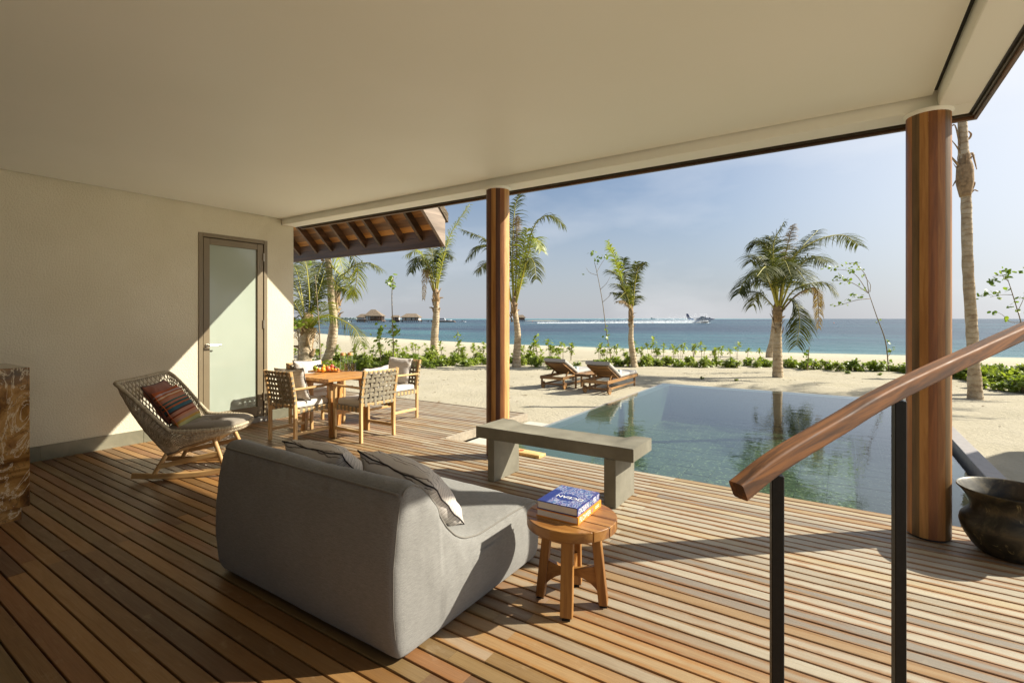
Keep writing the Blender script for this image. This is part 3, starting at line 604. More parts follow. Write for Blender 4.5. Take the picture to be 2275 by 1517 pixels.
# ------------------------------------------------------------------ helpers for soft furnishings
def sweep(m, pts, prof, up=(0, 0, 1)):
    pts = [Vector(p) for p in pts]; n = len(prof); vs = []
    for i, p in enumerate(pts):
        t = (pts[min(i + 1, len(pts) - 1)] - pts[max(i - 1, 0)]).normalized(); sd = Vector(up).cross(t).normalized(); u = t.cross(sd)
        vs += [p + sd * a + u * b for a, b in prof]
    m.add(vs, [(i * n + j, i * n + (j + 1) % n, (i + 1) * n + (j + 1) % n, (i + 1) * n + j) for i in range(len(pts) - 1) for j in range(n)] + [tuple(range(n))[::-1], tuple((len(pts) - 1) * n + j for j in range(n))])
def rrect(w, h, r, k=3):
    out = []
    for cx_, cy_, a0 in ((w / 2 - r, h / 2 - r, 0), (-w / 2 + r, h / 2 - r, 90), (-w / 2 + r, -h / 2 + r, 180), (w / 2 - r, -h / 2 + r, 270)):
        arc = [(cx_ + r * math.cos(R_(a0 + 90 * i / k)), cy_ + r * math.sin(R_(a0 + 90 * i / k))) for i in range(k + 1)]
        d0 = (math.sin(R_(a0)) * r * .3, -math.cos(R_(a0)) * r * .3); d1_ = (-math.sin(R_(a0 + 90)) * r * .3, math.cos(R_(a0 + 90)) * r * .3)
        out += [(arc[0][0] + d0[0], arc[0][1] + d0[1])] + arc + [(arc[-1][0] + d1_[0], arc[-1][1] + d1_[1])]
    return out
def pillow_mesh(w, h, t, mat, seed=0, n=18, name='pillow'):
    m = MB(); border = []
    for s in (1, -1):
        pts = []
        for i in range(n + 1):
            for j in range(n + 1):
                u, v = i / n * 2 - 1, j / n * 2 - 1
                u = math.copysign(abs(u) ** .8, u); v = math.copysign(abs(v) ** .8, v)
                e = (1 - abs(u) ** 2.6) * (1 - abs(v) ** 2.6)
                z = t / 2 * max(e, 0) ** .55
                nx = .012 * mnoise.noise((u * 2.2 + seed, v * 2.2, s)) + .006 * mnoise.noise((u * 6, v * 6 + seed, s))
                z += nx * min(1, e * 4)
                crease = .014 * math.exp(-((abs(u) - .8) / .25) ** 2 - ((abs(v) - .8) / .25) ** 2) * math.sin(14 * (u - v) + seed)
                x = w / 2 * u * (1 - .075 * (1 - v * v)); y = h / 2 * v * (1 - .075 * (1 - u * u))
                pts.append(Vector((x, y, s * (z + crease * min(1, e * 6)))))
        b = len(m.v); m.v += [tuple(p) for p in pts]
        for i in range(n):
            for j in range(n):
                f = [b + i * (n + 1) + j, b + (i + 1) * (n + 1) + j, b + (i + 1) * (n + 1) + j + 1, b + i * (n + 1) + j + 1]
                m.face(*(f if s > 0 else f[::-1]))
    def P(u, v): return Vector((w / 2 * u * (1 - .075 * (1 - v * v)), h / 2 * v * (1 - .075 * (1 - u * u)), .0))
    k = 10; border = [P(-1 + 2 * i / k, -1) for i in range(k)] + [P(1, -1 + 2 * i / k) for i in range(k)] + [P(1 - 2 * i / k, 1) for i in range(k)] + [P(-1, 1 - 2 * i / k) for i in range(k + 1)]
    border = [p + Vector((0, 0, .004 * math.sin(i * 1.7 + seed))) for i, p in enumerate(border)]
    me = m.mesh(name, mat, True); bm = bmesh.new(); bm.from_mesh(me); bmesh.ops.remove_doubles(bm, verts=bm.verts, dist=.0008); bm.to_mesh(me); bm.free()
    return me, border
def pillow(label, w, h, t, mat, trim, place, seed=0, name='cushion', group=None, r=.005):
    me, border = pillow_mesh(w, h, t, mat, seed, name=name)
    o = link(name, me); tag(o, label, 'cushion', group); o.matrix_world = place
    if trim:
        m = MB(); m.tube(border, r, 6); m.build('piping', trim, o, smooth=True)
    return o
def frame(c, xdir, ydir):                                    # placement: face axes and centre
    x = Vector(xdir).normalized(); y = Vector(ydir); y = (y - x * y.dot(x)).normalized(); z = x.cross(y); c = Vector(c)
    return Matrix(((x.x, y.x, z.x, c.x), (x.y, y.y, z.y, c.y), (x.z, y.z, z.z, c.z), (0, 0, 0, 1)))

# ------------------------------------------------------------------ sofa
SX0, SX1, SY = -3.10, -1.585, 1.53
sofa = thing('sofa', 'low grey upholstered two seat sofa seen from behind on the deck', 'sofa', ((SX0 + SX1) / 2, SY, 0))
prof = smooth_path([Vector((a, b, 0)) for a, b in ((.05, .004), (-.01, .03), (-.035, .2), (-.038, .40), (-.02, .58), (.0, .70), (.03, .755), (.085, .77), (.15, .745), (.225, .655), (.295, .545), (.37, .455), (.46, .405), (.58, .385), (.75, .385), (.92, .388), (1.08, .385), (1.17, .37), (1.205, .30), (1.21, .20), (1.20, .08), (1.18, .02), (1.12, .004))], 84)
hw = (SX1 - SX0) / 2; rr = .06; n = len(prof)
m = MB(); N = 40
m.add([Vector((lerp(-hw, hw, i / N), p.x, p.y)) for i in range(N + 1) for p in prof], [(i * n + j, (i + 1) * n + j, (i + 1) * n + (j + 1) % n, i * n + (j + 1) % n) for i in range(N) for j in range(n)] + [tuple(range(n)), tuple(N * n + j for j in range(n))[::-1]])
tmp = link('body_block', m.mesh('body_block', M['sofa'], fix=True))
md = tmp.modifiers.new('r', 'REMESH'); md.mode = 'VOXEL'; md.voxel_size = .017
md = tmp.modifiers.new('s', 'SMOOTH'); md.factor = .5; md.iterations = 30
bme = bpy.data.meshes.new_from_object(tmp.evaluated_get(bpy.context.evaluated_depsgraph_get())); bpy.data.objects.remove(tmp); bme.name = 'body'
for v_ in bme.vertices:                                     # stuffing: swollen panels, sagging seat, small puckers along the edges
    c_ = v_.co; fx = 1 - (c_.x / hw) ** 2; fz = max(0, min(1, c_.z / .1)); d_ = Vector()
    if c_.y < .03: d_.y -= .022 * fx * max(0, math.sin(math.pi * min(1, c_.z / .72)))
    if abs(c_.x) > hw - .06: d_.x += math.copysign(.03 * max(0, math.sin(math.pi * min(1, c_.z / (.74 if c_.y < .25 else .39)))) * max(0, math.sin(math.pi * max(0, min(1, (c_.y + .04) / 1.25)))), c_.x)
    if c_.z > .3 and c_.y > .4: d_.z += .018 * fx * math.sin(math.pi * max(0, min(1, (c_.y - .35) / .85))) - .012 * math.exp(-((c_.y - .62) / .18) ** 2) * (1 - .6 * math.cos(c_.x * 4.2))
    if c_.z > .66: d_.z -= .012 * math.sin(c_.x * 2.4 + .7) * fx
    pk = math.exp(-((c_.z - .70) / .07) ** 2) if c_.y < .1 else math.exp(-((abs(c_.x) - hw + .03) / .07) ** 2) * (1 if c_.z > .2 else .3)
    d_ += v_.normal * (.0065 * pk * mnoise.noise((c_.x * 16 + c_.y * 14, c_.z * 6, 2)) + .007 * mnoise.noise((c_.x * 2.4, c_.y * 2.4, c_.z * 2.4)) + .0028 * mnoise.noise((c_.x * 9 + 3, c_.y * 9, c_.z * 5)))
    v_.co = c_ + d_ * fz
bme.materials.clear(); bme.materials.append(M['sofa']); bme.polygons.foreach_set('use_smooth', [True] * len(bme.polygons)); link('body', bme, sofa)
from mathutils.bvhtree import BVHTree
bmt = bmesh.new(); bmt.from_mesh(bme); bvh = BVHTree.FromBMesh(bmt)
def onto(p, lift=.002):
    q, nn_, i_, d_ = bvh.find_nearest(p); return q + nn_ * lift
def ring_pt(x, k, lift=.004):
    p = prof[k % n]; t_ = (prof[(k + 1) % n] - prof[k - 1]).normalized(); nrm = Vector((t_.y, -t_.x, 0)) * -1; return p, nrm
kt = min(range(n), key=lambda k: (prof[k] - Vector((.012, .735, 0))).length)
m = MB()
for sx in (-1, 1):                                         # piping down both ends of the back and along the seat
    line = []
    for k in range(kt, min(n, kt + 50)):
        p, nrm = ring_pt(0, k); q = p - nrm * .012; line.append(Vector((sx * (hw - .012), q.x, q.y)))
    m.tube([onto(p) for p in line], .005, 6)
m.tube([onto(Vector((lerp(-hw + .03, hw - .03, i / 60), prof[kt].x, prof[kt].y))) for i in range(61)], .006, 6)
m.build('piping', M['piping'], sofa, smooth=True)
kb = min(range(n), key=lambda k: (prof[k] - Vector((-.04, .12, 0))).length)
for sx in (-1, 1):
    line = []; m = MB()
    for k in range(kb, kt):
        p, nrm = ring_pt(0, k); q = p - nrm * .02; line.append(Vector((sx * (hw - .012), q.x - .012, q.y)))
    m.tube([onto(p, .0003) for p in line], .0022, 5); m.build('seam', M['piping'], sofa)
lean = Vector((0, -.66, .75))
pillow('grey line striped cushion on the sofa, the left one of the pair', .54, .48, .24, M['grey_stripe'], M['black_trim'], frame((-2.60, 1.95, .568), (1, .03, -.02), lean), 1, group=None, r=.004)
pillow('grey line striped cushion on the sofa slumping to its right end', .54, .48, .25, M['grey_stripe'], M['black_trim'], frame((-1.95, 1.97, .575), (1, .05, -.20), Vector((.12, -.70, .66))), 4, r=.004)
pillow('small teal checked cushion with teal edge on the sofa', .40, .30, .13, M['teal_check'], M['teal_trim'], frame((-2.24, 2.19, .515), (1, .10, -.02), Vector((0, -.45, .86))), 9, r=.006)

# ------------------------------------------------------------------ side table and books
TX, TY, TR = -1.20, 2.395, .238
st = thing('side_table', 'round honey teak stool table with books beside the sofa', 'side table', (TX, TY, 0))
ys = [-TR, -.142, -.046, .05, .146, TR]
for a, b in zip(ys, ys[1:]):
    a += .002 * (a > -TR); b -= .002 * (b < TR); poly = []
    for i in range(13):
        y_ = lerp(a, b, i / 12); poly.append((math.sqrt(max(TR ** 2 - y_ ** 2, 1e-5)), y_))
    for i in range(13):
        y_ = lerp(b, a, i / 12); poly.append((-math.sqrt(max(TR ** 2 - y_ ** 2, 1e-5)), y_))
    m = MB(); k = .006; rad = lambda z, p: (p[0] * (1 - k / TR), p[1])
    m.prism(poly, .408, .46, lambda u, v, w: Vector((u, v, w))); o = m.build('top_board', M['teak'][0], st, smooth=35)
    bm = bmesh.new(); bm.from_mesh(o.data); bmesh.ops.remove_doubles(bm, verts=bm.verts, dist=.0005)
    bmesh.ops.bevel(bm, geom=[e for e in bm.edges if len(e.link_faces) == 2 and e.calc_face_angle(0) > 1.2], offset=.003, segments=2, affect='EDGES'); bm.to_mesh(o.data); bm.free()
A0 = R_(-72)
for k in range(4):
    a = A0 + k * math.pi / 2; d = Vector((math.cos(a), math.sin(a), 0))
    m = MB(); m.bar(d * .168 + Vector((0, 0, .012)), d * .125 + Vector((0, 0, .408)), .062, .046, up=d, ch=.003); m.build('leg', M['teak'][2], st)
    m = MB(); m.box((-.02, -.02, 0), (.02, .02, .011), Matrix.Translation(d * .168) @ Matrix.Rotation(a, 4, 'Z')); m.build('foot', M['black_steel'], st)
for k in range(2):
    a = A0 + k * math.pi / 2; d = Vector((math.cos(a), math.sin(a), 0)); s = Vector((-d.y, d.x, 0)); poly = []; L_ = .146
    for i in range(15): u = lerp(-L_, L_, i / 14); poly.append((u, .142 - .05 * (u / L_) ** 2 - .028 * (abs(u) / L_) ** 4 + k * .002))
    for i in range(15): u = lerp(L_, -L_, i / 14); poly.append((u, .178 + .04 * (u / L_) ** 2))
    m = MB(); m.prism(poly, -.013, .013, lambda u, v, w: d * u + s * w + Vector((0, 0, v))); m.build('stretcher', M['teak'][0], st, smooth=30)
def book(label, z0, thick, corner, e1, e2, w, dpt, cover, name='book'):
    """corner nearest the camera at the spine; e1 along the short edge, e2 along the spine"""
    t = thing(name, label, 'book', tuple(corner) + (z0,)); e1, e2 = e1.normalized(), e2.normalized(); ct = .0035
    mt = Matrix(((e1.x, e2.x, 0, 0), (e1.y, e2.y, 0, 0), (0, 0, 1, 0), (0, 0, 0, 1)))
    m = MB(); m.box((0, 0, 0), (w, dpt, ct), mt); m.box((0, 0, thick - ct), (w, dpt, thick), mt); m.box((-.0005, 0, ct), (ct, dpt, thick - ct), mt); m.build('cover', cover, t, fix=True)
    m = MB(); m.box((ct + .0005, .004, ct + .0002), (w - .005, dpt - .004, thick - ct - .0002), mt); m.build('pages', M['paper'], t, fix=True)
    return t, mt
zt = .4605
c0 = pz(1284.4, 1166.4, zt); c1 = pz(1191.5, 1144, zt)
e1 = Vector((c1.x - c0.x, c1.y - c0.y, 0)); w1_ = e1.length; fr_ = pz(1336, 1098, zt + .078); e2 = Vector((-e1.y, e1.x, 0)) * -1
b1, mt = book('orange spined FLOWER book lying under the blue book', zt, .037, (c0.x, c0.y), e1, e2, w1_, .30, M['orange'])
def label_on(parent, txt, size, mtx, mat, name='lettering'):
    o = link(name, text_mesh(txt, size), parent); o.matrix_local = mtx; o.data.materials.append(mat); return o
def spine_frame(mt, s, z): # text runs along the spine, letters upright
    return Matrix((mt @ Vector((0, 1, 0)), Vector((0, 0, 1)), mt @ Vector((-1, 0, 0)))).transposed().to_4x4()
def put(mtx3, loc): m_ = mtx3.copy(); m_.translation = loc; return m_
sf = spine_frame(mt, 0, 0)
label_on(b1, 'FLOWER', .036, put(sf, mt @ Vector((-.0012, .085, .0185))), M['white'])
for j in range(2): label_on(b1, 'EXPLORING', .0085, put(sf, mt @ Vector((-.0012, .245, .024 - .012 * j))), M['white'], 'small_print') if False else None
m = MB()
for j in range(2):
    for i in range(9): m.box((-.0012, .215 + i * .006, .0215 - j * .009), (-.0007, .2195 + i * .006 , .025 - j * .009), mt)
m.build('small_print', M['white'], b1, fix=True)
m = MB()
for i in range(7):
    a = i * 2 * math.pi / 7; m.ball(mt @ Vector((-.0005, .178 + .007 * math.cos(a), .019 + .008 * math.sin(a))), .005, 6, (.25, 1, 1))
m.build('flower_print', M['rosette'], b1)
zt2 = zt + .0375
c0b = Vector((c0.x, c0.y, 0)) + e1.normalized() * .006 + e2.normalized() * .005
b2, mt = book('blue OCEAN book with swirling cover, on top of the pile', zt2, .042, (c0b.x, c0b.y), e1, e2, w1_ - .008, .285, M['navy'])
sf = spine_frame(mt, 0, 0)
label_on(b2, 'OCEAN', .036, put(sf, mt @ Vector((-.0012, .075, .021))), M['white'])
m = MB(); TH = .042
m.box((.004, .003, TH + .0001), (w1_ - .012, .282, TH + .0006), mt); m.box((-.0009, .004, .0035), (-.0006, .281, TH - .004), mt); m.build('cover_print', M['swirl'], b2, fix=True)
m = MB(); m.box((w1_ - .062, .0035, TH + .0007), (w1_ - .0125, .20, TH + .0011), mt); 
ov = [(.105 + .062 * math.cos(i * math.pi / 14), .118 + .05 * math.sin(i * math.pi / 14)) for i in range(28)]
m.prism(ov, TH + .0008, TH + .0012, lambda u, v, w: mt @ Vector((u + .01, v, w))); m.build('title_patch', M['navy'], b2, fix=True)
tf = Matrix((mt @ Vector((1, 0, 0)), mt @ Vector((0, -1, 0)), Vector((0, 0, -1)))).transposed().to_4x4()
tf = Matrix((mt @ Vector((1, 0, 0)), Vector((0, 0, 1)).cross(mt @ Vector((1, 0, 0))), Vector((0, 0, 1)))).transposed().to_4x4()
label_on(b2, 'OCEAN', .046, put(tf, mt @ Vector((.098, .118, TH + .0018))), M['white'])
m = MB()
for j in range(3):
    for i in range(5): m.box((-.0012, .20 + i * .008, .029 - j * .008), (-.0008, .206 + i * .008, .032 - j * .008), mt)
m.build('small_print', M['white'], b2, fix=True)

# ------------------------------------------------------------------ concrete bench, sign block
be = thing('concrete_bench', 'grey concrete bench with scooped seat on two slab legs before the pool', 'bench', (-2.11, 3.95, 0))
m = MB(); bx0, bx1, by0, by1 = -.767, .766, -.21, .235; top = []; ns = 40; nyb = 14
def bz(x, y_):
    e = max(0, min(1, (abs(x) - .52) / .11)); e = e * e * (3 - 2 * e); edge = max(0, (abs(y_ - .012) - .19) / .033)
    fy = max(0, min(1, (y_ - by0 - .015) / .08)); fy = fy * fy * (3 - 2 * fy); return .488 - .028 * (1 - e) * fy + .002 * mnoise.noise((x * 9, y_ * 9, 0)) + .004 * max(0, edge)
for i in range(ns + 1):
    for j in range(nyb + 1): x = lerp(bx0, bx1, i / ns); y_ = lerp(by0, by1, j / nyb); top.append(Vector((x, y_, bz(x, y_))))
m.grid(top, ns + 1, nyb + 1); o0 = len(m.v)
for i in range(ns + 1):
    for j in (0, nyb): x = lerp(bx0, bx1, i / ns); m.v.append((x, lerp(by0, by1, j / nyb), .385))
for i in range(ns):
    m.face(i * (nyb + 1), o0 + 2 * i, o0 + 2 * i + 2, (i + 1) * (nyb + 1)); m.face((i + 1) * (nyb + 1) + nyb, o0 + 2 * i + 3, o0 + 2 * i + 1, i * (nyb + 1) + nyb); m.face(o0 + 2 * i, o0 + 2 * i + 1, o0 + 2 * i + 3, o0 + 2 * i + 2)
m.face(*([j for j in range(nyb + 1)] + [o0 + 1, o0])); e_ = ns * (nyb + 1); m.face(*([e_ + j for j in range(nyb, -1, -1)] + [o0 + 2 * ns, o0 + 2 * ns + 1]))
seat = m.build('seat', M['concrete'], be, fix=True)
bm = bmesh.new(); bm.from_mesh(seat.data); bmesh.ops.bevel(bm, geom=[e for e in bm.edges if len(e.link_faces) == 2 and e.calc_face_angle(0) > 1.1], offset=.004, segments=2, affect='EDGES'); bm.to_mesh(seat.data); bm.free()
seat.data.polygons.foreach_set('use_smooth', [True] * len(seat.data.polygons)); seat.data.set_sharp_from_angle(angle=R_(35))
for x in (-.624, .524): m = MB(); m.box((x, -.215, 0), (x + .1 if x > 0 else x + .073, .21, .3845), ch=.004); m.build('leg', M['concrete'], be)
sg = thing('warning_block', 'pale plywood block with a small red emblem at the pool edge', 'sign block', (-2.885, 4.70, 0), R_(-3))
m = MB(); m.box((-.185, -.07, .001), (.185, .07, .033), ch=.003); m.build('block', M['ply'], sg)
m = MB(); c_ = (-.105, .0); ringp = [(c_[0] + .032 * math.cos(i * math.pi / 12), c_[1] + .032 * math.sin(i * math.pi / 12), .0345) for i in range(25)]
m.tube(ringp, .005, 4, flat=.3); m.tube([(c_[0] - .022, c_[1] - .022, .0345), (c_[0] + .022, c_[1] + .022, .0345)], .0045, 4, flat=.3)
m.tube([(c_[0] - .016, .008, .0345), (c_[0] + .004, .014, .0345), (c_[0] + .016, -.004, .0345)], .003, 4, flat=.3); m.build('emblem', M['red'], sg)
m = MB()
for i in range(7): m.tube([(-.04 + i * .024, -.012, .0345), (-.032 + i * .024, .012, .0345), (-.024 + i * .024, -.01, .0345)], .0016, 4, flat=.3)
m.build('faint_print', M['husk'], sg)

# ------------------------------------------------------------------ bronze pot
pot = thing('bronze_pot', 'wide mouthed dark bronze pot standing on the deck by the right column', 'pot', (.895, 4.40, 0))
pr = [(.12, .001), (.165, .004), (.205, .035), (.245, .085), (.272, .135), (.281, .175), (.272, .205), (.248, .23), (.229, .25), (.222, .27), (.226, .292), (.243, .322), (.268, .352), (.290, .372), (.296, .380), (.290, .385), (.270, .366), (.243, .335), (.215, .30), (.208, .275), (.220, .245), (.255, .19), (.245, .13), (.18, .05), (.02, .03)]
pr2 = [(p.x, p.y) for p in smooth_path([Vector((a, b, 0)) for a, b in pr], 70)]
m = MB(); m.lathe(pr2, 56); me = m.mesh('vessel', M['pot'], 50)
for v_ in me.vertices:
    d_ = 1 + .012 * mnoise.noise((v_.co.x * 5, v_.co.y * 5, v_.co.z * 5)); v_.co.x *= d_ * .88; v_.co.y *= d_ * .88; v_.co.z *= 1.08
link('vessel', me, pot)

# ------------------------------------------------------------------ handrail
rail = thing('handrail', 'brown timber stair handrail on two black steel posts in the foreground', 'handrail', (0, 2, 0))
def rail_d(x): return (1.5 - .342) / (1 - .43 * (x - CX) / FL)
RP = [(1640, 1090), (1726, 1023), (1858, 944), (1999, 863), (2275, 735)]
path = [pd(x, y, rail_d(x)) for x, y in RP]; ext = path[-1] + (path[-1] - path[-2]) * .35; path.append(ext)
RO = Vector((0, -2, 0)); sp = [p + RO for p in smooth_path(path, 40)]
m = MB(); sweep(m, sp, rrect(.052, .054, .007)); m.build('rail', M['rail_wood'], rail, smooth=40)
tdir = (path[3] - path[1]); az = math.atan2(tdir.y, tdir.x)
for x, y in ((1726, 1052), (1997, 888), ):
    p = pd(x, y, rail_d(x)); m = MB(); m.box((-.017, -.017, 0), (.017, .017, p.z - .002), Matrix.Translation(Vector((p.x, p.y, 0)) + RO) @ Matrix.Rotation(az - R_(40), 4, 'Z'), ch=.002); m.build('post', M['black_steel'], rail)

# ------------------------------------------------------------------ wicker rocking chair
RKX, RKY, RKR = -5.39, 2.43, R_(45)
rk = thing('rocking_chair', 'woven fibre rocking chair on pale timber rockers beside the wall', 'rocking chair', (RKX, RKY, 0), RKR)
def sym(half):                                              # half outline from front centre to back centre, then mirrored
    h = [Vector(p) for p in half]; s = smooth_path(h, 60); other = [Vector((p.x, -p.y, p.z)) for p in s[::-1][1:-1]]; return s + other
rim = sym([(.50, 0, .455), (.46, .2, .455), (.36, .345, .46), (.18, .425, .465), (-.02, .45, .475), (-.08, .46, .515), (-.19, .475, .64), (-.30, .49, .77), (-.41, .50, .885), (-.47, .465, .925), (-.52, .25, .915), (-.53, 0, .91)])
bas = sym([(.40, 0, .395), (.37, .14, .39), (.27, .24, .37), (.12, .28, .33), (-.02, .285, .285), (-.05, .285, .26), (-.08, .285, .245), (-.11, .28, .235), (-.14, .27, .225), (-.17, .22, .215), (-.18, .11, .21), (-.18, 0, .21)])
def surf(u, v):
    n_ = len(rim); f = (u % 1) * n_; i = int(f) % n_; f -= int(f); a = rim[i].lerp(rim[(i + 1) % n_], f); b = bas[i].lerp(bas[(i + 1) % n_], f)
    p = a.lerp(b, v); out = Vector((p.x + .02, p.y, 0)); out = out.normalized() if out.length > 0 else out
    return p + out * .03 * math.sin(math.pi * v) + Vector((0, 0, -.015 * math.sin(math.pi * v)))
m = MB(); NS = 78; TW = .12
for d_ in (1, -1):
    for k in range(NS):
        u0 = k / NS; pts = []; nor = Vector()
        for i in range(9):
            v_ = i / 8; u = u0 + d_ * TW * v_; p = surf(u, v_); out = Vector((p.x, p.y, .15)).normalized(); pts.append(p + out * (.0035 * math.sin(i * math.pi * 1.5 + (0 if d_ > 0 else math.pi))))
        m.tube(pts, .0052, 5, False)
m.build('woven_shell', M['wicker'], rk, smooth=True)
m = MB(); m.tube([surf(i / 120, 0) for i in range(121)], .016, 8, False)
for k in range(150):                                        # wrapped edge
    a, b = surf(k / 150, 0), surf((k + .5) / 150, 0); t_ = (b - a).normalized(); m.tube([a - t_ * .004, a + t_ * .004], .0195, 8)
m.build('rim', M['wicker'], rk, smooth=True)
m = MB(); m.tube([surf(i / 90, 1) for i in range(91)], .012, 6, False)
pan = [surf(i / 60, 1) for i in range(60)]; m.add(pan + [Vector((.05, 0, .285))], [(i, (i + 1) % 60, 60) for i in range(60)]); m.build('seat_pan', M['wicker_dark'], rk, smooth=True)
pw = M['pale_wood']
for s in (1, -1):
    arc = [Vector((x, s * .30, 0.028 + .10 * abs(x / .62) ** 2.2 * (1 if x > 0 else .55))) for x in [lerp(-.42, .54, i / 24) for i in range(25)]]
    m = MB(); sweep(m, arc, rrect(.034, .052, .008)); m.build('rocker', pw[0], rk, smooth=40)
    m = MB(); m.tube([(-.24, s * .30, .05), (-.11, s * .245, .305)], [.019, .021], 12); m.build('leg', pw[2], rk, smooth=40)
    m = MB(); m.tube([(.36, s * .30, .07), (.24, s * .255, .39)], [.019, .021], 12); m.build('leg', pw[2], rk, smooth=40)
    m = MB(); m.bar((-.15, s * .262, .225), (.28, s * .262, .375), .026, .045, ch=.004); m.build('side_rail', pw[0], rk)
    m = MB(); m.bar((-.20, s * .292, .12), (.31, s * .285, .215), .024, .045, ch=.004); m.build('stretcher', pw[0], rk)
for x, z in ((-.12, .215), (.29, .35)): m = MB(); m.bar((x, -.25, z), (x, .25, z), .03, .045, ch=.004); m.build('cross_rail', pw[1], rk)
RM = Matrix.Translation((RKX, RKY, 0)) @ Matrix.Rotation(RKR, 4, 'Z')
# tufted seat cushion
m = MB(); nu, nv = 48, 12; cx_, ax_, ay_ = .14, .35, .335
def tuft(x, y_):
    d = .035 * math.exp(-((x - .16) ** 2 + y_ ** 2) / .004)
    for (a, b) in ((.02, .14), (.02, -.14), (.28, .12), (.28, -.12)): d += .018 * math.exp(-((x - a) ** 2 + (y_ - b) ** 2) / .003)
    an = math.atan2(y_, x - .16); return d + .008 * abs(math.cos(an * 4)) ** 6 * math.exp(-((x - .16) ** 2 + y_ ** 2) / .02)
for s in (1, -1):
    base = len(m.v)
    for j in range(nv + 1):
        r_ = j / nv
        for i in range(nu):
            a = 2 * math.pi * i / nu; sq = 1 / max(abs(math.cos(a)) ** 3 + abs(math.sin(a)) ** 3, .6) ** .33
            x, y_ = cx_ + ax_ * r_ * sq * math.cos(a), ay_ * r_ * sq * math.sin(a)
            h_ = .052 * (1 - r_ ** 4) ** .5 + .006 * mnoise.noise((x * 9, y_ * 9, s))
            z = .452 + .03 * (x - .1) + s * h_ - (tuft(x, y_) if s > 0 else 0); m.v.append((x, y_, z))
    for j in range(nv):
        for i in range(nu):
            f = (base + j * nu + i, base + j * nu + (i + 1) % nu, base + (j + 1) * nu + (i + 1) % nu, base + (j + 1) * nu + i); m.face(*(f[::-1] if s > 0 else f))
me = m.mesh('seat_cushion', M['taupe'], True, fix=False); bm = bmesh.new(); bm.from_mesh(me); bmesh.ops.remove_doubles(bm, verts=bm.verts, dist=.001); bmesh.ops.recalc_face_normals(bm, faces=bm.faces); bm.to_mesh(me); bm.free()
sc_ = link('seat_cushion', me); tag(sc_, 'tufted taupe seat cushion lying in the woven rocking chair', 'cushion'); sc_.matrix_world = RM
m = MB(); m.tube([(cx_ + ax_ * 1.003 / max(abs(math.cos(a)) ** 3 + abs(math.sin(a)) ** 3, .6) ** .33 * math.cos(a), ay_ * 1.003 / max(abs(math.cos(a)) ** 3 + abs(math.sin(a)) ** 3, .6) ** .33 * math.sin(a), .452 + .03 * (cx_ + ax_ * math.cos(a) - .1)) for a in [2 * math.pi * i / 60 for i in range(61)]], .004, 5); m.build('piping', M['taupe'], sc_)
m = MB(); m.ball((.16, 0, .469), .012, 8, (1, 1, .6)); m.build('button', M['taupe'], sc_)
pillow('plain terracotta cushion with dark edge at the back of the rocking chair', .46, .44, .15, M['terracotta'], M['black_trim'], RM @ frame((-.255, -.02, .685), (.0, 1, .04), (-.52, 0, .84)), 3, r=.004)
pillow('multicoloured striped wool cushion in front in the rocking chair', .45, .43, .16, M['kilim'], M['orange_trim'], RM @ frame((-.135, -.06, .635), (.05, 1, .06), (-.56, 0, .82)), 6, r=.004)

# ------------------------------------------------------------------ dining table
DX, DY = -5.67, 4.29
tb = thing('dining_table', 'square teak dining table set with fruit and bottles on the terrace', 'table', (DX, DY, 0))
n_ = 9; hwd = .42
for i in range(n_):
    a = -hwd + 2 * hwd * i / n_; b = -hwd + 2 * hwd * (i + 1) / n_
    m = MB(); m.box((a + .001, -hwd, .718), (b - .001, hwd, .755), ch=.0025); m.build('top_board', M['table_teak'][1], tb)
for sx in (1, -1):
    for sy in (1, -1):
        m = MB(); m.bar((sx * .30, sy * .27, 0), (sx * .22, sy * .25, .717), .055, .07, up=(1, 0, 0), ch=.003); m.build('leg', M['table_teak'][2], tb)
for sy in (1, -1):
    m = MB(); m.box((-.26, sy * .25 - .017, .66), (.26, sy * .25 + .017, .717)); m.build('apron', M['table_teak'][0], tb)
for sx in (1, -1): m = MB(); m.bar((sx * .262, -.23, .30), (sx * .262, .23, .30), .03, .06, ch=.003); m.build('stretcher', M['table_teak'][1], tb)
m = MB(); m.bar((-.25, 0, .30), (.25, 0, .30), .05, .045, ch=.003); m.build('stretcher', M['table_teak'][0], tb)

